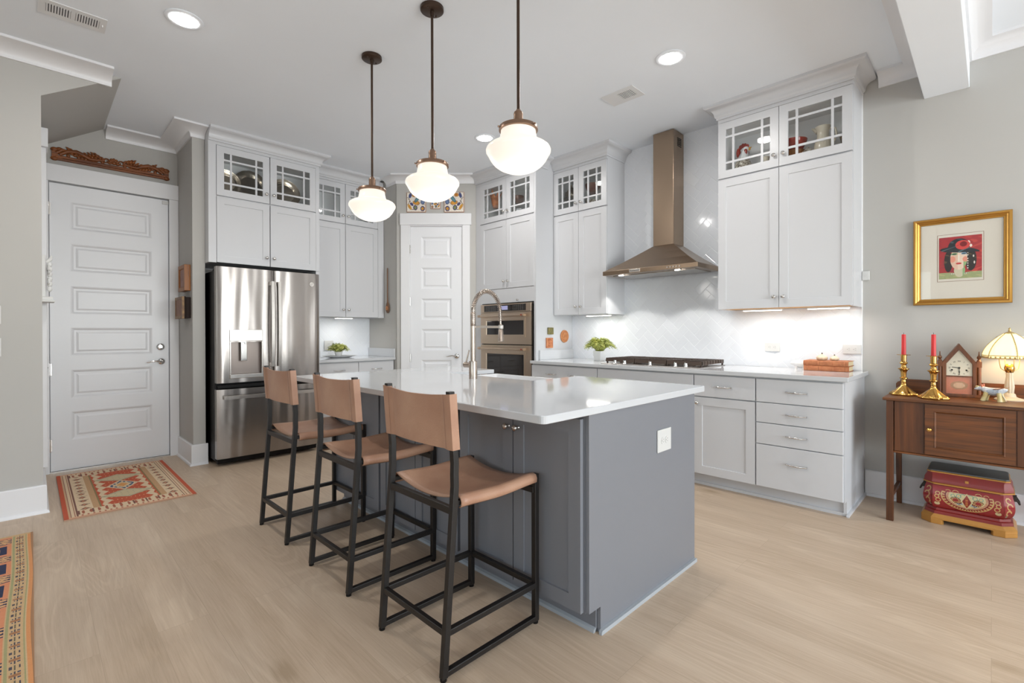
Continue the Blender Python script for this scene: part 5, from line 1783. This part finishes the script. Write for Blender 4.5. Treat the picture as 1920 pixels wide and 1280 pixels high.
m = MB(); m.loft([octo(HX - .022, HY - .022, .020, .316), octo(HX - .022, HY - .022, .020, .322), octo(HX - .026, HY - .026, .019, .325)]); m.build('gilt_edge', 'goldpaint', ld)
m = MB(); m.loft([octo(HX - .026, HY - .026, .016, .324), octo(HX - .028, HY - .028, .013, .331), octo(HX - .031, HY - .031, .012, .333)]); m.build('lid_top', 'lacqtop', ld, smooth=25)
m = MB(); m.box(-.008, .008, -HY + .008, -HY + .016, .278, .292); m.build('lock_plate', 'goldpaint', ld)
for s in (-1, 1):
    m = MB(); m.box(s * (HX - .016), s * (HX + .006), -.045, -.035, .195, .215); m.box(s * (HX - .016), s * (HX + .006), .035, .045, .195, .215)
    m.tube([(s * (HX + .003), -.040, .205), (s * (HX + .016), -.034, .180), (s * (HX + .016), .034, .180), (s * (HX + .003), .040, .205)], .0045, 8); m.build('carrying_handle', 'handmetal', t, smooth=50)

# ------------------------------------------------------------------ potted plants
def fern(name, label, loc, pot, spread_, height, nfr, seed, potmesh):
    t = thing(name, label, 'plant', loc)
    potmesh(t)
    rnd = random.Random(seed)
    for mt, cnt in (('leaf', nfr * 2 // 3), ('leafd', nfr // 3)):
        m = MB()
        for f in range(cnt):
            a = rnd.uniform(0, 2 * pi)
            r0 = rnd.uniform(.004, .036)
            reach = spread_ * rnd.uniform(.25, 1.0) ** .7
            top = height * (1.05 - .55 * (reach / spread_) ** 1.6) * rnd.uniform(.75, 1.05)
            droop = top * rnd.uniform(.1, .75) * reach / spread_
            pts = []
            n = 9
            for i in range(n + 1):
                s = i / n
                r = r0 + reach * s
                z = pot - .004 + top * sin(min(1.0, s * 1.35) * pi / 2) - droop * max(0, s - .55) ** 1.4 * 3.2
                pts.append(Vector((r * cos(a), r * sin(a), z)))
            m.tube(pts, [.0012] * n + [.0005], 3)
            side = Vector((-sin(a), cos(a), 0))
            for i in range(2, n + 1):
                d = (pts[i] - pts[i - 1]).normalized()
                L_ = .026 * sin(pi * (.25 + .72 * i / n)) + .006
                for sg in (-1, 1):
                    b0 = pts[i] - d * .004
                    tip = pts[i] + side * sg * L_ + d * L_ * .55 + Vector((0, 0, rnd.uniform(-.006, .004)))
                    w_ = d * .0045
                    mid = (b0 + tip) / 2 + Vector((0, 0, .002))
                    m.add([b0 - w_ * .4, mid - w_, tip, mid + w_, b0 + w_ * .6], [(0, 1, 2, 3, 4)])
        m.build('fronds', mt, t, recalc=False)
    return t
def square_pot(t):
    m = MB(); a, b, h, q = .038, .048, .100, .042
    sqr = lambda k, z: [(-k, -k, z), (k, -k, z), (k, k, z), (-k, k, z)]
    m.loft([sqr(a, 0), sqr(b, h), sqr(b - .004, h), sqr(b - .008, h - .012)]); m.build('pot', 'porcelain', t, bevel=.003)
    m = MB(); m.loft([sqr(b - .009, h - .016), sqr(b - .009, h - .010)]); m.build('soil', 'soil', t)
fern('potted_fern', 'bushy green fern in a square white pot beside the cooktop', (4.10, 2.835, .911), .100, .150, .150, 230, 11, square_pot)
def bowl_pot(t):
    m = MB(); m.lathe([(0, 0), (.030, 0), (.040, .020), (.044, .045), (.041, .045), (.036, .030), (0, .028)], seg=28); m.build('pot', 'porcelain', t, smooth=40)
fern('potted_plant', 'small yellow-green plant in a white bowl on the tray by the refrigerator', (2.548, 5.42, .9335), .040, .115, .115, 90, 4, bowl_pot)
t = thing('tray', 'shallow grey-white tray under the small plant by the refrigerator', 'tray', (2.555, 5.40, .911))
m = MB(); rg = []
for rx, ry, z in ((.11, .055, 0), (.13, .07, .004), (.205, .105, .024), (.208, .107, .026), (.202, .103, .026), (.13, .068, .009), (.02, .01, .008)):
    rg.append([(rx * cos(2 * pi * i / 40), ry * sin(2 * pi * i / 40), z) for i in range(40)])
m.loft(rg); m.build('dish', pm('grey_stoneware', '#c9cacb', .35, var=.02), t, smooth=40)

# ------------------------------------------------------------------ books, garlic, pig on the range counter
def book(label, z, h, cm, rot, dx=0):
    t = thing('book', label, 'book', (4.228 + dx, .868, z), rot, 'books lying on the range counter')
    L_, D_ = .285, .185
    m = MB(); m.box(-.09, .088, -L_ / 2 + .005, L_ / 2 - .005, .003, h - .003); m.build('pages', 'paper', t, bevel=.001)
    m = MB(); m.box(-.092, .092, -L_ / 2, L_ / 2, 0, .003); m.box(-.092, .092, -L_ / 2, L_ / 2, h - .003, h)
    sp = [(-.090, 0), (-.096, .004), (-.0985, h / 2), (-.096, h - .004), (-.090, h), (-.089, h - .003), (-.091, h / 2), (-.089, .003)]
    m.prism(sp, 'y', -L_ / 2, L_ / 2)
    cv = m.build('cover', cm, t, bevel=.0008)
    for yy in (-.118, .118, -.045, .045):
        m = MB(); m.prism([(-.0962, .003), (-.0995, h / 2), (-.0962, h - .003), (-.0935, h / 2)], 'y', yy - .0035, yy + .0035); m.build('spine_band', 'clothcover' if cm == 'clothcover2' else 'clothcover2', cv)
    return t
book('worn rust coloured book, bottom one of the two by the end outlet', .911, .038, 'clothcover', .02)
book('worn tan coloured book, top one of the two by the end outlet', .9491, .038, 'clothcover2', -.015, .002)
for lab, y, r in (('larger pale garlic bulb on the books', .905, .036), ('smaller pale garlic bulb on the books', .826, .029)):
    t = thing('garlic_bulb', lab, 'garlic', (4.205, y, .9873), 0, 'garlic bulbs on the books')
    m = MB(); rg = []
    for rr, z in ((.35, 0), (.8, .06), (1.0, .45), (.92, .75), (.6, 1.02), (.28, 1.18), (.16, 1.3)):
        rg.append([(r * rr * (1 + .07 * abs(sin(4 * a)) * (1 if z < 1.1 else 0)) * cos(a), r * rr * (1 + .07 * abs(sin(4 * a))) * sin(a), r * z) for a in [2 * pi * i / 40 for i in range(40)]])
    m.loft(rg); m.build('cloves', 'garlic', t, smooth=60)
    m = MB(); m.tube([(0, 0, r * 1.22), (.002, 0, r * 1.42), (.005, .001, r * 1.55)], [r * .16, r * .13, r * .10], 8); m.build('stem', 'soil', t, smooth=60)

t = thing('pig_figurine', 'white porcelain pig on the counter beside the books', 'figurine', (4.235, 1.062, .911), pi / 2 + .2)
m = MB(); rg = []
for x, z, ry, rz in ((-.050, .042, .004, .005), (-.046, .042, .018, .020), (-.030, .042, .026, .029), (0, .042, .028, .031), (.024, .045, .024, .027), (.038, .050, .019, .021), (.050, .048, .013, .014), (.058, .046, .009, .010), (.060, .046, .007, .008)):
    rg.append([(x, ry * cos(a), z + rz * sin(a)) for a in [2 * pi * i / 18 for i in range(18)]])
m.loft(rg); m.build('body', 'porcelain', t, smooth=70)
for x, y in ((.024, .015), (.024, -.015), (-.028, .015), (-.028, -.015)):
    m = MB(); m.tube([(x, y, .026), (x, y, .010), (x, y, 0)], [.010, .008, .009], 10); m.build('leg', 'porcelain', t, smooth=60)
for s in (-1, 1):
    m = MB(); m.add([(.030, s * .006, .066), (.040, s * .010, .064), (.034, s * .022, .064), (.036, s * .018, .088)], [(0, 1, 3), (1, 2, 3), (2, 0, 3), (0, 2, 1)]); m.build('ear', 'porcelain', t)
m = MB(); m.tube([(-.048, 0, .050), (-.056, .003, .056), (-.058, -.004, .062), (-.053, -.002, .066)], .0022, 6); m.build('tail', 'porcelain', t, smooth=60)

# ------------------------------------------------------------------ plaques on the tower side
TS = 3.378
def relief(u, v): return '#c97a48'
t = thing('wall_plaque', 'small square olive tile on the tower side, above the orange tile', 'plaque', (3.963, TS, 1.180))
m = MB(); m.panel(-.044, .044, 0, .074, -.014, .014, [(-.038, .038, .006, .068)], [(.004, .003)]); m.build('tile', 'olive', t, bevel=.002)
t = thing('wall_plaque', 'small orange clay tile on the tower side, below the olive tile', 'plaque', (3.945, TS, 1.034), .0)
m = MB(); m.panel(-.052, .052, 0, .109, -.014, .014, [(-.044, .044, .008, .101)], [(.003, .005)]); pq = m.build('tile', 'terracotta', t, bevel=.002)
m = MB(); m.ball((0, -.012, .066), (.018, .006, .020), 14, 8); m.ball((0, -.012, .034), (.026, .005, .016), 14, 8); m.tube([(-.03, -.011, .085), (-.01, -.013, .096), (.012, -.013, .094), (.032, -.011, .083)], .004, 6); m.build('relief', 'terracotta', pq, smooth=60)
t = thing('wall_plaque', 'round orange clay medallion on the tower side near the fern', 'plaque', (4.205, TS, 1.158))
m = MB(); m.lathe([(0, 0), (.066, 0), (.070, -.005), (.068, -.011), (.060, -.012), (.057, -.008), (.040, -.008), (.038, -.012), (.033, -.011), (0, -.010)], seg=40, axis='y'); md_ = m.build('medallion', 'terralight', t, smooth=40)
m = MB()
for k in range(14):
    a = 2 * pi * k / 14
    m.ball((.049 * cos(a), -.010, .049 * sin(a)), (.006, .004, .006), 8, 5)
m.tube([(-.012, -.012, -.02), (-.016, -.013, 0), (0, -.014, .016), (.014, -.013, .004), (.006, -.013, -.008)], .0035, 6); m.build('relief', 'terracotta', md_, smooth=60)

# ------------------------------------------------------------------ painted tiles above the pantry door
def majolica(flip):
    def f(u, v):
        if flip: u = 1 - u
        e = min(u, 1 - u, v, 1 - v)
        if e < .02: return '#8d7560'
        def el(cx, cy, rx, ry, a=0):
            dx, dy = u - cx, v - cy
            dx, dy = dx * cos(a) + dy * sin(a), -dx * sin(a) + dy * cos(a)
            return (dx / rx) ** 2 + (dy / ry) ** 2
        OCH, YEL, BLU, TEAL, NAVY, GRY = '#c78a38', '#d9a94a', '#54688f', '#4d7482', '#3e4370', '#7d7f7c'
        for cx, cy, rx, ry, a, c, ci in ((.62, .86, .10, .09, 0, OCH, '#b56f24'), (.45, .66, .20, .08, -.9, TEAL, '#5e8a94'), (.50, .47, .17, .10, .2, OCH, '#d69a3c'), (.15, .52, .10, .13, 0, BLU, '#6d7fa3'), (.82, .84, .07, .13, .3, BLU, NAVY),
                                      (.16, .17, .11, .12, .2, NAVY, '#c28a35'), (.55, .22, .10, .12, -.2, NAVY, '#7d8354'), (.85, .26, .16, .065, 1.0, YEL, OCH), (.74, .40, .10, .06, .8, NAVY, '#4a4a78'), (.13, .80, .07, .11, .5, OCH, '#c07f30')):
            q = el(cx, cy, rx, ry, a)
            if q < .45: return ci
            if q < 1: return c
            if q < 1.25: return '#6b4f3f'
        s1 = abs(v - .30 - .18 * sin(u * 7)) ; s2 = abs(u - .90 + .06 * sin(v * 14))
        if s1 < .012 or (s2 < .012 and .4 < v < .75): return '#5f4a3f'
        if s2 < .05 and .45 < v < .75 and sin(v * 60) > .5: return '#5b5a50'
        return '#e6ddd2' if sin(u * 50 + v * 31) < .8 else '#d9cfc3'
    return f
d_ = lambda s: (PD[0] + s / math.sqrt(2), PD[1] - s / math.sqrt(2))
for lab, s0, s1, z0, z1, fl in (('large blue and ochre flowered tile above the pantry door, side nearer the refrigerator', .124, .350, 2.629, 2.863, True),
                                ('small ochre tile above the pantry door, between two large tiles', .408, .522, 2.668, 2.792, False),
                                ('large blue and ochre flowered tile above the pantry door, side nearer the ovens', .567, .803, 2.628, 2.868, False)):
    x, y = d_((s0 + s1) / 2)
    t = thing('painted_tile', lab, 'tile', (x, y, z0), -pi / 4, 'painted tiles above the pantry door')
    w = (s1 - s0) / 2
    m = MB(); m.box(-w, w, -.012, 0, 0, z1 - z0); m.build('tile_body', 'terracotta', t, bevel=.002)
    paint_grid(2 * w - .004, z1 - z0 - .004, 72, 72, majolica(fl), 'glazed_face', 'paintg', t, (0, -.0126, .002))

# ------------------------------------------------------------------ wooden spoon
t = thing('wooden_spoon', 'long wooden spoon hanging on the narrow wall beside the pantry', 'spoon', (3.075, 5.188, 1.44), -pi / 2)
m = MB(); rg = []
for z, w_, d_2 in ((0, .004, .004), (.006, .022, .008), (.03, .038, .011), (.06, .042, .012), (.09, .038, .011), (.115, .024, .009), (.130, .011, .008), (.16, .0085, .0075), (.30, .0075, .007), (.48, .007, .0065), (.535, .008, .006), (.548, .003, .003)):
    rg.append([(w_ * cos(a), -.016 + d_2 * sin(a), z) for a in [2 * pi * i / 20 for i in range(20)]])
m.loft(rg); m.build('bowl_and_handle', 'spoonw', t, smooth=70)
m = MB(); m.lathe([(0, -.027), (.010, -.0282), (.022, -.0286), (.026, -.027), (.022, -.024), (0, -.022)], (0, 0, .060), 20, 'y'); m.build('carved_bowl_face', 'terralight', t, smooth=50)
m = MB(); m.cyl((0, 0, .538), .0015, -.022, 0, 8, 'y'); m.build('nail', 'nickel', t)

# ------------------------------------------------------------------ carved panel over the entry door
t = thing('wood_carving', 'pierced dark wood carving mounted on the wall above the entry door', 'carving', (.548, YD, 2.70))
m = MB(); hwid = .415
rnd = random.Random(21)
for z0, z1, d0 in ((0, .018, -.022), (.020, .034, -.026), (.036, .044, -.018)):
    m.box(-hwid + .025, hwid - .025, d0, 0, z0, z1)
m.build('rail', 'carve', t, bevel=.002)
def scroll(mm, cx, cz, r0, turns, sg, th, y=-.014):
    pts, rs = [], []
    for i in range(int(18 * turns) + 1):
        a = i / 18 * 2 * pi
        r = r0 * (1 - .75 * i / (18 * turns))
        pts.append((cx + sg * r * cos(a), y, cz + r * sin(a))); rs.append(th * (1 - .5 * i / (18 * turns)))
    mm.tube(pts, rs, 6)
for sg in (-1, 1):
    m = MB()
    # end blocks
    for zz in (.012, .088):
        m.ball((sg * (hwid - .018), -.012, zz), (.026, .016, .020), 12, 8); m.ball((sg * (hwid - .05), -.012, zz + .01), (.022, .014, .016), 12, 8)
    m.box(min(sg * (hwid - .04), sg * hwid), max(sg * (hwid - .04), sg * hwid), -.022, 0, .020, .072)
    m.tube([(sg * (hwid - .03), -.014, .060), (sg * (hwid - .07), -.016, .096), (sg * (hwid - .10), -.014, .092)], [.016, .014, .008], 8)
    # arching vine with leaf tips
    pts = [(sg * (hwid - .05), .050), (sg * (hwid - .10), .088), (sg * (hwid - .16), .100), (sg * (hwid - .21), .080), (sg * (hwid - .25), .058), (sg * (hwid - .30), .062), (sg * (hwid - .35), .072)]
    m.tube([(x, -.014, z) for x, z in pts], [.014, .016, .018, .018, .014, .012, .008], 8)
    for i in range(11):
        q = i / 10
        x = sg * (hwid - .11 - .23 * q); z = .108 - .028 * abs(sin(q * 4.2)) + rnd.uniform(-.004, .006)
        m.ball((x, -.012, z), (.013, .010, .015), 8, 6, rot=Matrix.Rotation(sg * .6, 3, 'Y'))
        m.ball((x + sg * .006, -.010, z - .022), (.015, .009, .013), 8, 6, rot=Matrix.Rotation(-sg * .5, 3, 'Y'))
        if i not in (1, 2, 9):
            m.ball((x + sg * .004, -.009, .056), (.014, .008, .015), 8, 6)
        m.tube([(x, -.012, z), (x + sg * .010, -.016, z + .016), (x + sg * .020, -.012, z + .022)], [.009, .007, .002], 6)
    scroll(m, sg * (hwid - .30), .072, .022, 1.3, sg, .007); scroll(m, sg * .055, .070, .026, 1.2, -sg, .007); scroll(m, sg * (hwid - .215), .066, .018, 1.2, -sg, .006)
    m.build('vine_carving', 'carve', t, smooth=60)
m = MB()
for a in range(7):
    an = pi * a / 6
    m.ball((.028 * cos(an), -.014, .060 + .032 * sin(an)), (.012, .010, .018), 8, 6, rot=Matrix.Rotation(pi / 2 - an, 3, 'Y'))
m.ball((0, -.018, .064), (.016, .012, .016), 12, 8)
m.build('flower_carving', 'carve', t, smooth=60)

# ------------------------------------------------------------------ small wooden plaques on the wing wall
t = thing('wooden_plaque', 'amber framed wooden plaque on the wall beside the refrigerator, upper one', 'plaque', (1.037, 5.33, 1.590), pi / 2)
# local x runs towards the alcove, y comes out of the wall after the half turn
m = MB(); m.panel(-.135, .125, 0, .238, .0, .048, [(-.100, .095, .032, .206)], [(.004, .008), (.008, .012)]); m.v = [(x, .048 - y, z) for x, y, z in m.v]; f_ = m.build('frame', 'amber', t, bevel=.003)
m = MB(); m.box(-.092, .087, .036, .039, .040, .198); m.build('panel_face', 'winepanel', f_)
t = thing('wooden_plaque', 'dark hinged wooden book plaque on the wall beside the refrigerator, lower one', 'plaque', (1.037, 5.33, 1.334), pi / 2)
m = MB(); m.box(-.14, .14, 0, .040, .004, .196); m.build('back_block', 'darkbook', t, bevel=.003)
m = MB(); m.panel(-.15, .15, 0, .200, 0, .018, [(-.128, .128, .022, .178)], [(.004, .004)], True, 0, 1); m.v = [(x, .070 - y, z) for x, y, z in m.v]; m.build('front_leaf', ['oldgilt', 'rustpanel'], t, bevel=.001)
m = MB(); m.box(-.146, .146, .040, .052, 0, .202); m.build('spine_board', 'darkbook', t, bevel=.002)

# ------------------------------------------------------------------ white carved bracket in the alcove
t = thing('carved_bracket', 'white carved scroll bracket with small ledge, in the alcove beside the entry door', 'bracket', (.056, 4.95, 1.43), -pi / 2)
m = MB(); m.box(-.06, .06, .0, .022, .04, .345); m.v = [(x, y, z) for x, y, z in m.v]; m.build('back_plate', 'white_carve', t, bevel=.004)
m = MB(); m.box(-.09, .09, .0, .070, 0, .014); m.box(-.08, .08, 0, .060, .014, .040); m.build('ledge', 'white_carve', t, bevel=.004)
m = MB()
for s in (-1, 1):
    scroll(m, s * .025, .235, .034, 1.6, s, .010, .040); scroll(m, s * .022, .150, .026, 1.4, -s, .008, .040)
for k in range(6):
    m.ball((0, .045, .10 + k * .036), (.014, .016, .020), 10, 7)
m.tube([(0, .03, .30), (.012, .05, .32), (-.004, .055, .345)], [.014, .012, .006], 8)
m.build('scroll_carving', 'white_carve', t, smooth=60)

# ------------------------------------------------------------------ pieces behind the cabinet glass
SH = 2.5035
def plate(label, x, y, r, tilt, wavy=10):
    t = thing('silver_platter', label, 'platter', (x, y, SH + .001), 0, 'silver platters in the cabinet above the refrigerator')
    m = MB(); rg = []
    for rr, d in ((.02, .004), (.60, .004), (.66, .006), (.70, .014), (.92, .019), (1.0, .024), (1.0, .018), (.90, .011), (.68, .004), (.6, -.003), (.02, -.003)):
        rg.append([(r * rr * (1 + (.018 * abs(sin(wavy / 2 * a)) if rr > .85 else 0)) * cos(a), -r * d * 6 if False else -d, r * rr * (1 + (.018 * abs(sin(wavy / 2 * a)) if rr > .85 else 0)) * sin(a)) for a in [2 * pi * i / 80 for i in range(80)]])
    m.loft(rg)
    c, s = cos(tilt), sin(tilt)
    lift = r * 1.018 * c + .004
    m.v = [(a, b * c + d * s, d * c - b * s + lift) for a, b, d in m.v]
    m.build('dish', 'silver', t, smooth=50)
    return t
plate('fluted silver platter at the wing wall end of the cabinet above the refrigerator', 1.325, 5.20, .128, .20, 24)
plate('round silver platter in the middle of the cabinet above the refrigerator', 1.565, 5.26, .158, .22, 14)
plate('round silver platter behind the second glass door above the refrigerator', 1.885, 5.24, .150, .22, 10)

def vase(name, label, cat, x, y, prof, mt, seg=24, extra=None, group=None):
    t = thing(name, label, cat, (x, y, SH + .0005), 0, group)
    m = MB(); m.lathe(prof, seg=seg); m.build('body', mt, t, smooth=50)
    if extra: extra(t)
    return t
def rooster_parts(t):
    m = MB(); m.tube([(0, .0, .125), (0, -.01, .165), (0, -.018, .195)], [.045, .034, .024], 14); m.ball((0, -.022, .205), (.024, .028, .024), 14, 9); m.build('neck_and_head', 'porcelain', t, smooth=60)
    m = MB()
    for k in range(4):
        m.ball((0, .020 - k * .018, .232 + .010 * sin(k * 1.2)), (.008, .014, .020), 10, 7)
    m.ball((0, .036, .190), (.020, .018, .040), 10, 7); m.build('comb', 'redglaze', t, smooth=60)
    m = MB(); m.tube([(0, -.046, .208), (0, -.068, .214)], [.010, .002], 8); m.tube([(0, -.044, .198), (0, -.062, .198)], [.009, .002], 8); m.build('beak', 'yellowglaze', t, smooth=60)
    for s in (-1, 1):
        m = MB(); m.ball((s * .020, -.026, .180), (.008, .016, .026), 10, 7); m.build('wattle', 'redglaze', t, smooth=60)
vase('rooster_figurine', 'glazed rooster with red comb behind the large cabinet glass', 'figurine', 4.185, 1.465, [(0, 0), (.045, 0), (.050, .010), (.062, .050), (.060, .090), (.046, .130), (.02, .140), (0, .142)], 'speck', 24, rooster_parts)
vase('bowl', 'small white dish next to the rooster', 'bowl', 4.16, 1.355, [(0, 0), (.025, 0), (.045, .018), (.06, .042), (.056, .042), (.040, .020), (0, .010)], 'porcelain')
vase('small_vase', 'small cut glass jar beside the white dish behind the cabinet glass', 'vase', 4.13, 1.27, [(0, 0), (.022, 0), (.026, .02), (.020, .06), (.024, .085), (.021, .085), (.017, .058), (0, .01)], 'cream', 10)
vase('bowl', 'tan wooden bowl in the large cabinet, below the red bowl', 'bowl', 4.185, 1.090, [(0, 0), (.04, 0), (.066, .030), (.084, .085), (.078, .085), (.06, .035), (0, .015)], 'amber')
t = vase('bowl', 'red-brown bowl stacked inside the tan wooden bowl', 'bowl', 4.185, 1.090, [(0, .0), (.03, 0), (.060, .030), (.088, .085), (.092, .105), (.086, .105), (.06, .045), (0, .02)], 'redglaze'); t.location.z = SH + .070
vase('sugar_bowl', 'green-grey patterned jar between wooden bowl and pitcher', 'jar', 4.15, .985, [(0, 0), (.03, 0), (.042, .025), (.040, .055), (.026, .070), (.012, .078), (.006, .090), (0, .092)], 'speck')
def pitcher_parts(t):
    m = MB(); m.tube([(0, -.040, .205), (0, -.078, .195), (0, -.086, .150), (0, -.070, .100), (0, -.052, .085)], [.008, .008, .007, .007, .006], 8); m.build('handle', 'cream', t, smooth=60)
    m = MB(); m.tube([(0, .036, .195), (0, .060, .222), (0, .074, .232)], [.020, .013, .004], 10, flat=.8); m.build('spout', 'cream', t, smooth=60)
vase('pitcher', 'tall cream pitcher with curved handle behind the large cabinet glass', 'pitcher', 4.185, .895, [(0, 0), (.044, 0), (.050, .012), (.060, .060), (.055, .105), (.038, .150), (.040, .190), (.052, .225), (.048, .225), (.034, .180), (.03, .150), (0, .02)], 'cream', 28, pitcher_parts)
vase('vase', 'dull grey shell shaped dish near the end of the large cabinet', 'vase', 4.22, .748, [(0, 0), (.025, 0), (.03, .02), (.040, .08), (.052, .13), (.048, .13), (.04, .07), (0, .02)], 'silver', 16)
# left of the hood
def teapot_parts(t):
    m = MB(); m.tube([(0, -.05, .05), (0, -.078, .075), (0, -.088, .105)], [.012, .008, .006], 8); m.build('spout', 'silver', t, smooth=60)
    m = MB(); m.tube([(0, .046, .090), (0, .080, .088), (0, .084, .050), (0, .052, .035)], .005, 8); m.build('handle', 'silver', t, smooth=60)
    m = MB(); m.lathe([(.034, .105), (.030, .120), (.010, .130), (.008, .142), (.012, .150), (0, .156)], seg=20); m.build('lid', 'silver', t, smooth=50)
t = vase('teapot', 'silver teapot on a tray, behind glass next to the oven tower', 'teapot', 4.19, 3.262, [(0, 0), (.040, 0), (.058, .035), (.056, .070), (.040, .100), (.034, .106), (0, .108)], 'silver', 28, teapot_parts); t.location.z = 2.6585
t = thing('tray', 'round silver tray below the teapot behind glass', 'tray', (4.19, 3.245, 2.6465))
m = MB(); m.lathe([(0, 0), (.080, 0), (.100, .006), (.106, .012), (.102, .012), (.08, .005), (0, .004)], seg=40); m.build('dish', 'silver', t, smooth=40)
vase('bowl', 'speckled bowl, lowest of the stack beside the range hood', 'bowl', 4.185, 2.975, [(0, 0), (.035, 0), (.060, .030), (.078, .075), (.073, .075), (.055, .032), (0, .012)], 'speck')
t = vase('bowl', 'rose coloured bowl on the glass shelf above the speckled bowl', 'bowl', 4.185, 2.975, [(0, 0), (.030, 0), (.055, .030), (.074, .080), (.078, .110), (.073, .110), (.05, .04), (0, .012)], 'winepanel'); t.location.z = 2.6465
# oven tower
def leafy(t):
    m = MB()
    for k in range(6):
        a = k * pi / 3 + .3
        m.tube([(.030 * cos(a), .030 * sin(a), .10), (.058 * cos(a), .058 * sin(a), .150), (.088 * cos(a), .088 * sin(a), .185 + .02 * (k % 2))], [.020, .018, .003], 8, flat=.45)
    m.build('petals', 'terracotta', t, smooth=60)
t = vase('vase', 'orange flower shaped vase behind the oven tower glass', 'vase', 3.87, 4.135, [(0, 0), (.030, 0), (.038, .030), (.050, .090), (.062, .130), (.056, .130), (.04, .08), (0, .03)], 'terracotta', 20, leafy); t.location.z = 2.6605
t = vase('bowl', 'brown banded bowl behind the oven tower glass', 'bowl', 3.91, 3.795, [(0, 0), (.040, 0), (.058, .03), (.062, .055), (.062, .080), (.056, .080), (.05, .05), (0, .02)], pm('brown_band_glaze', '#6f5248', .35, hex2='#8f7264', scale=14)); t.location.z = 2.6605
vase('bowl', 'small white cup in front of the brown banded bowl', 'bowl', 3.82, 3.705, [(0, 0), (.020, 0), (.034, .025), (.040, .060), (.036, .060), (.028, .02), (0, .01)], 'porcelain')
vase('bowl', 'low silver dish below the orange vase', 'bowl', 3.85, 4.075, [(0, 0), (.03, 0), (.05, .012), (.066, .030), (.062, .030), (.045, .014), (0, .006)], 'silver')
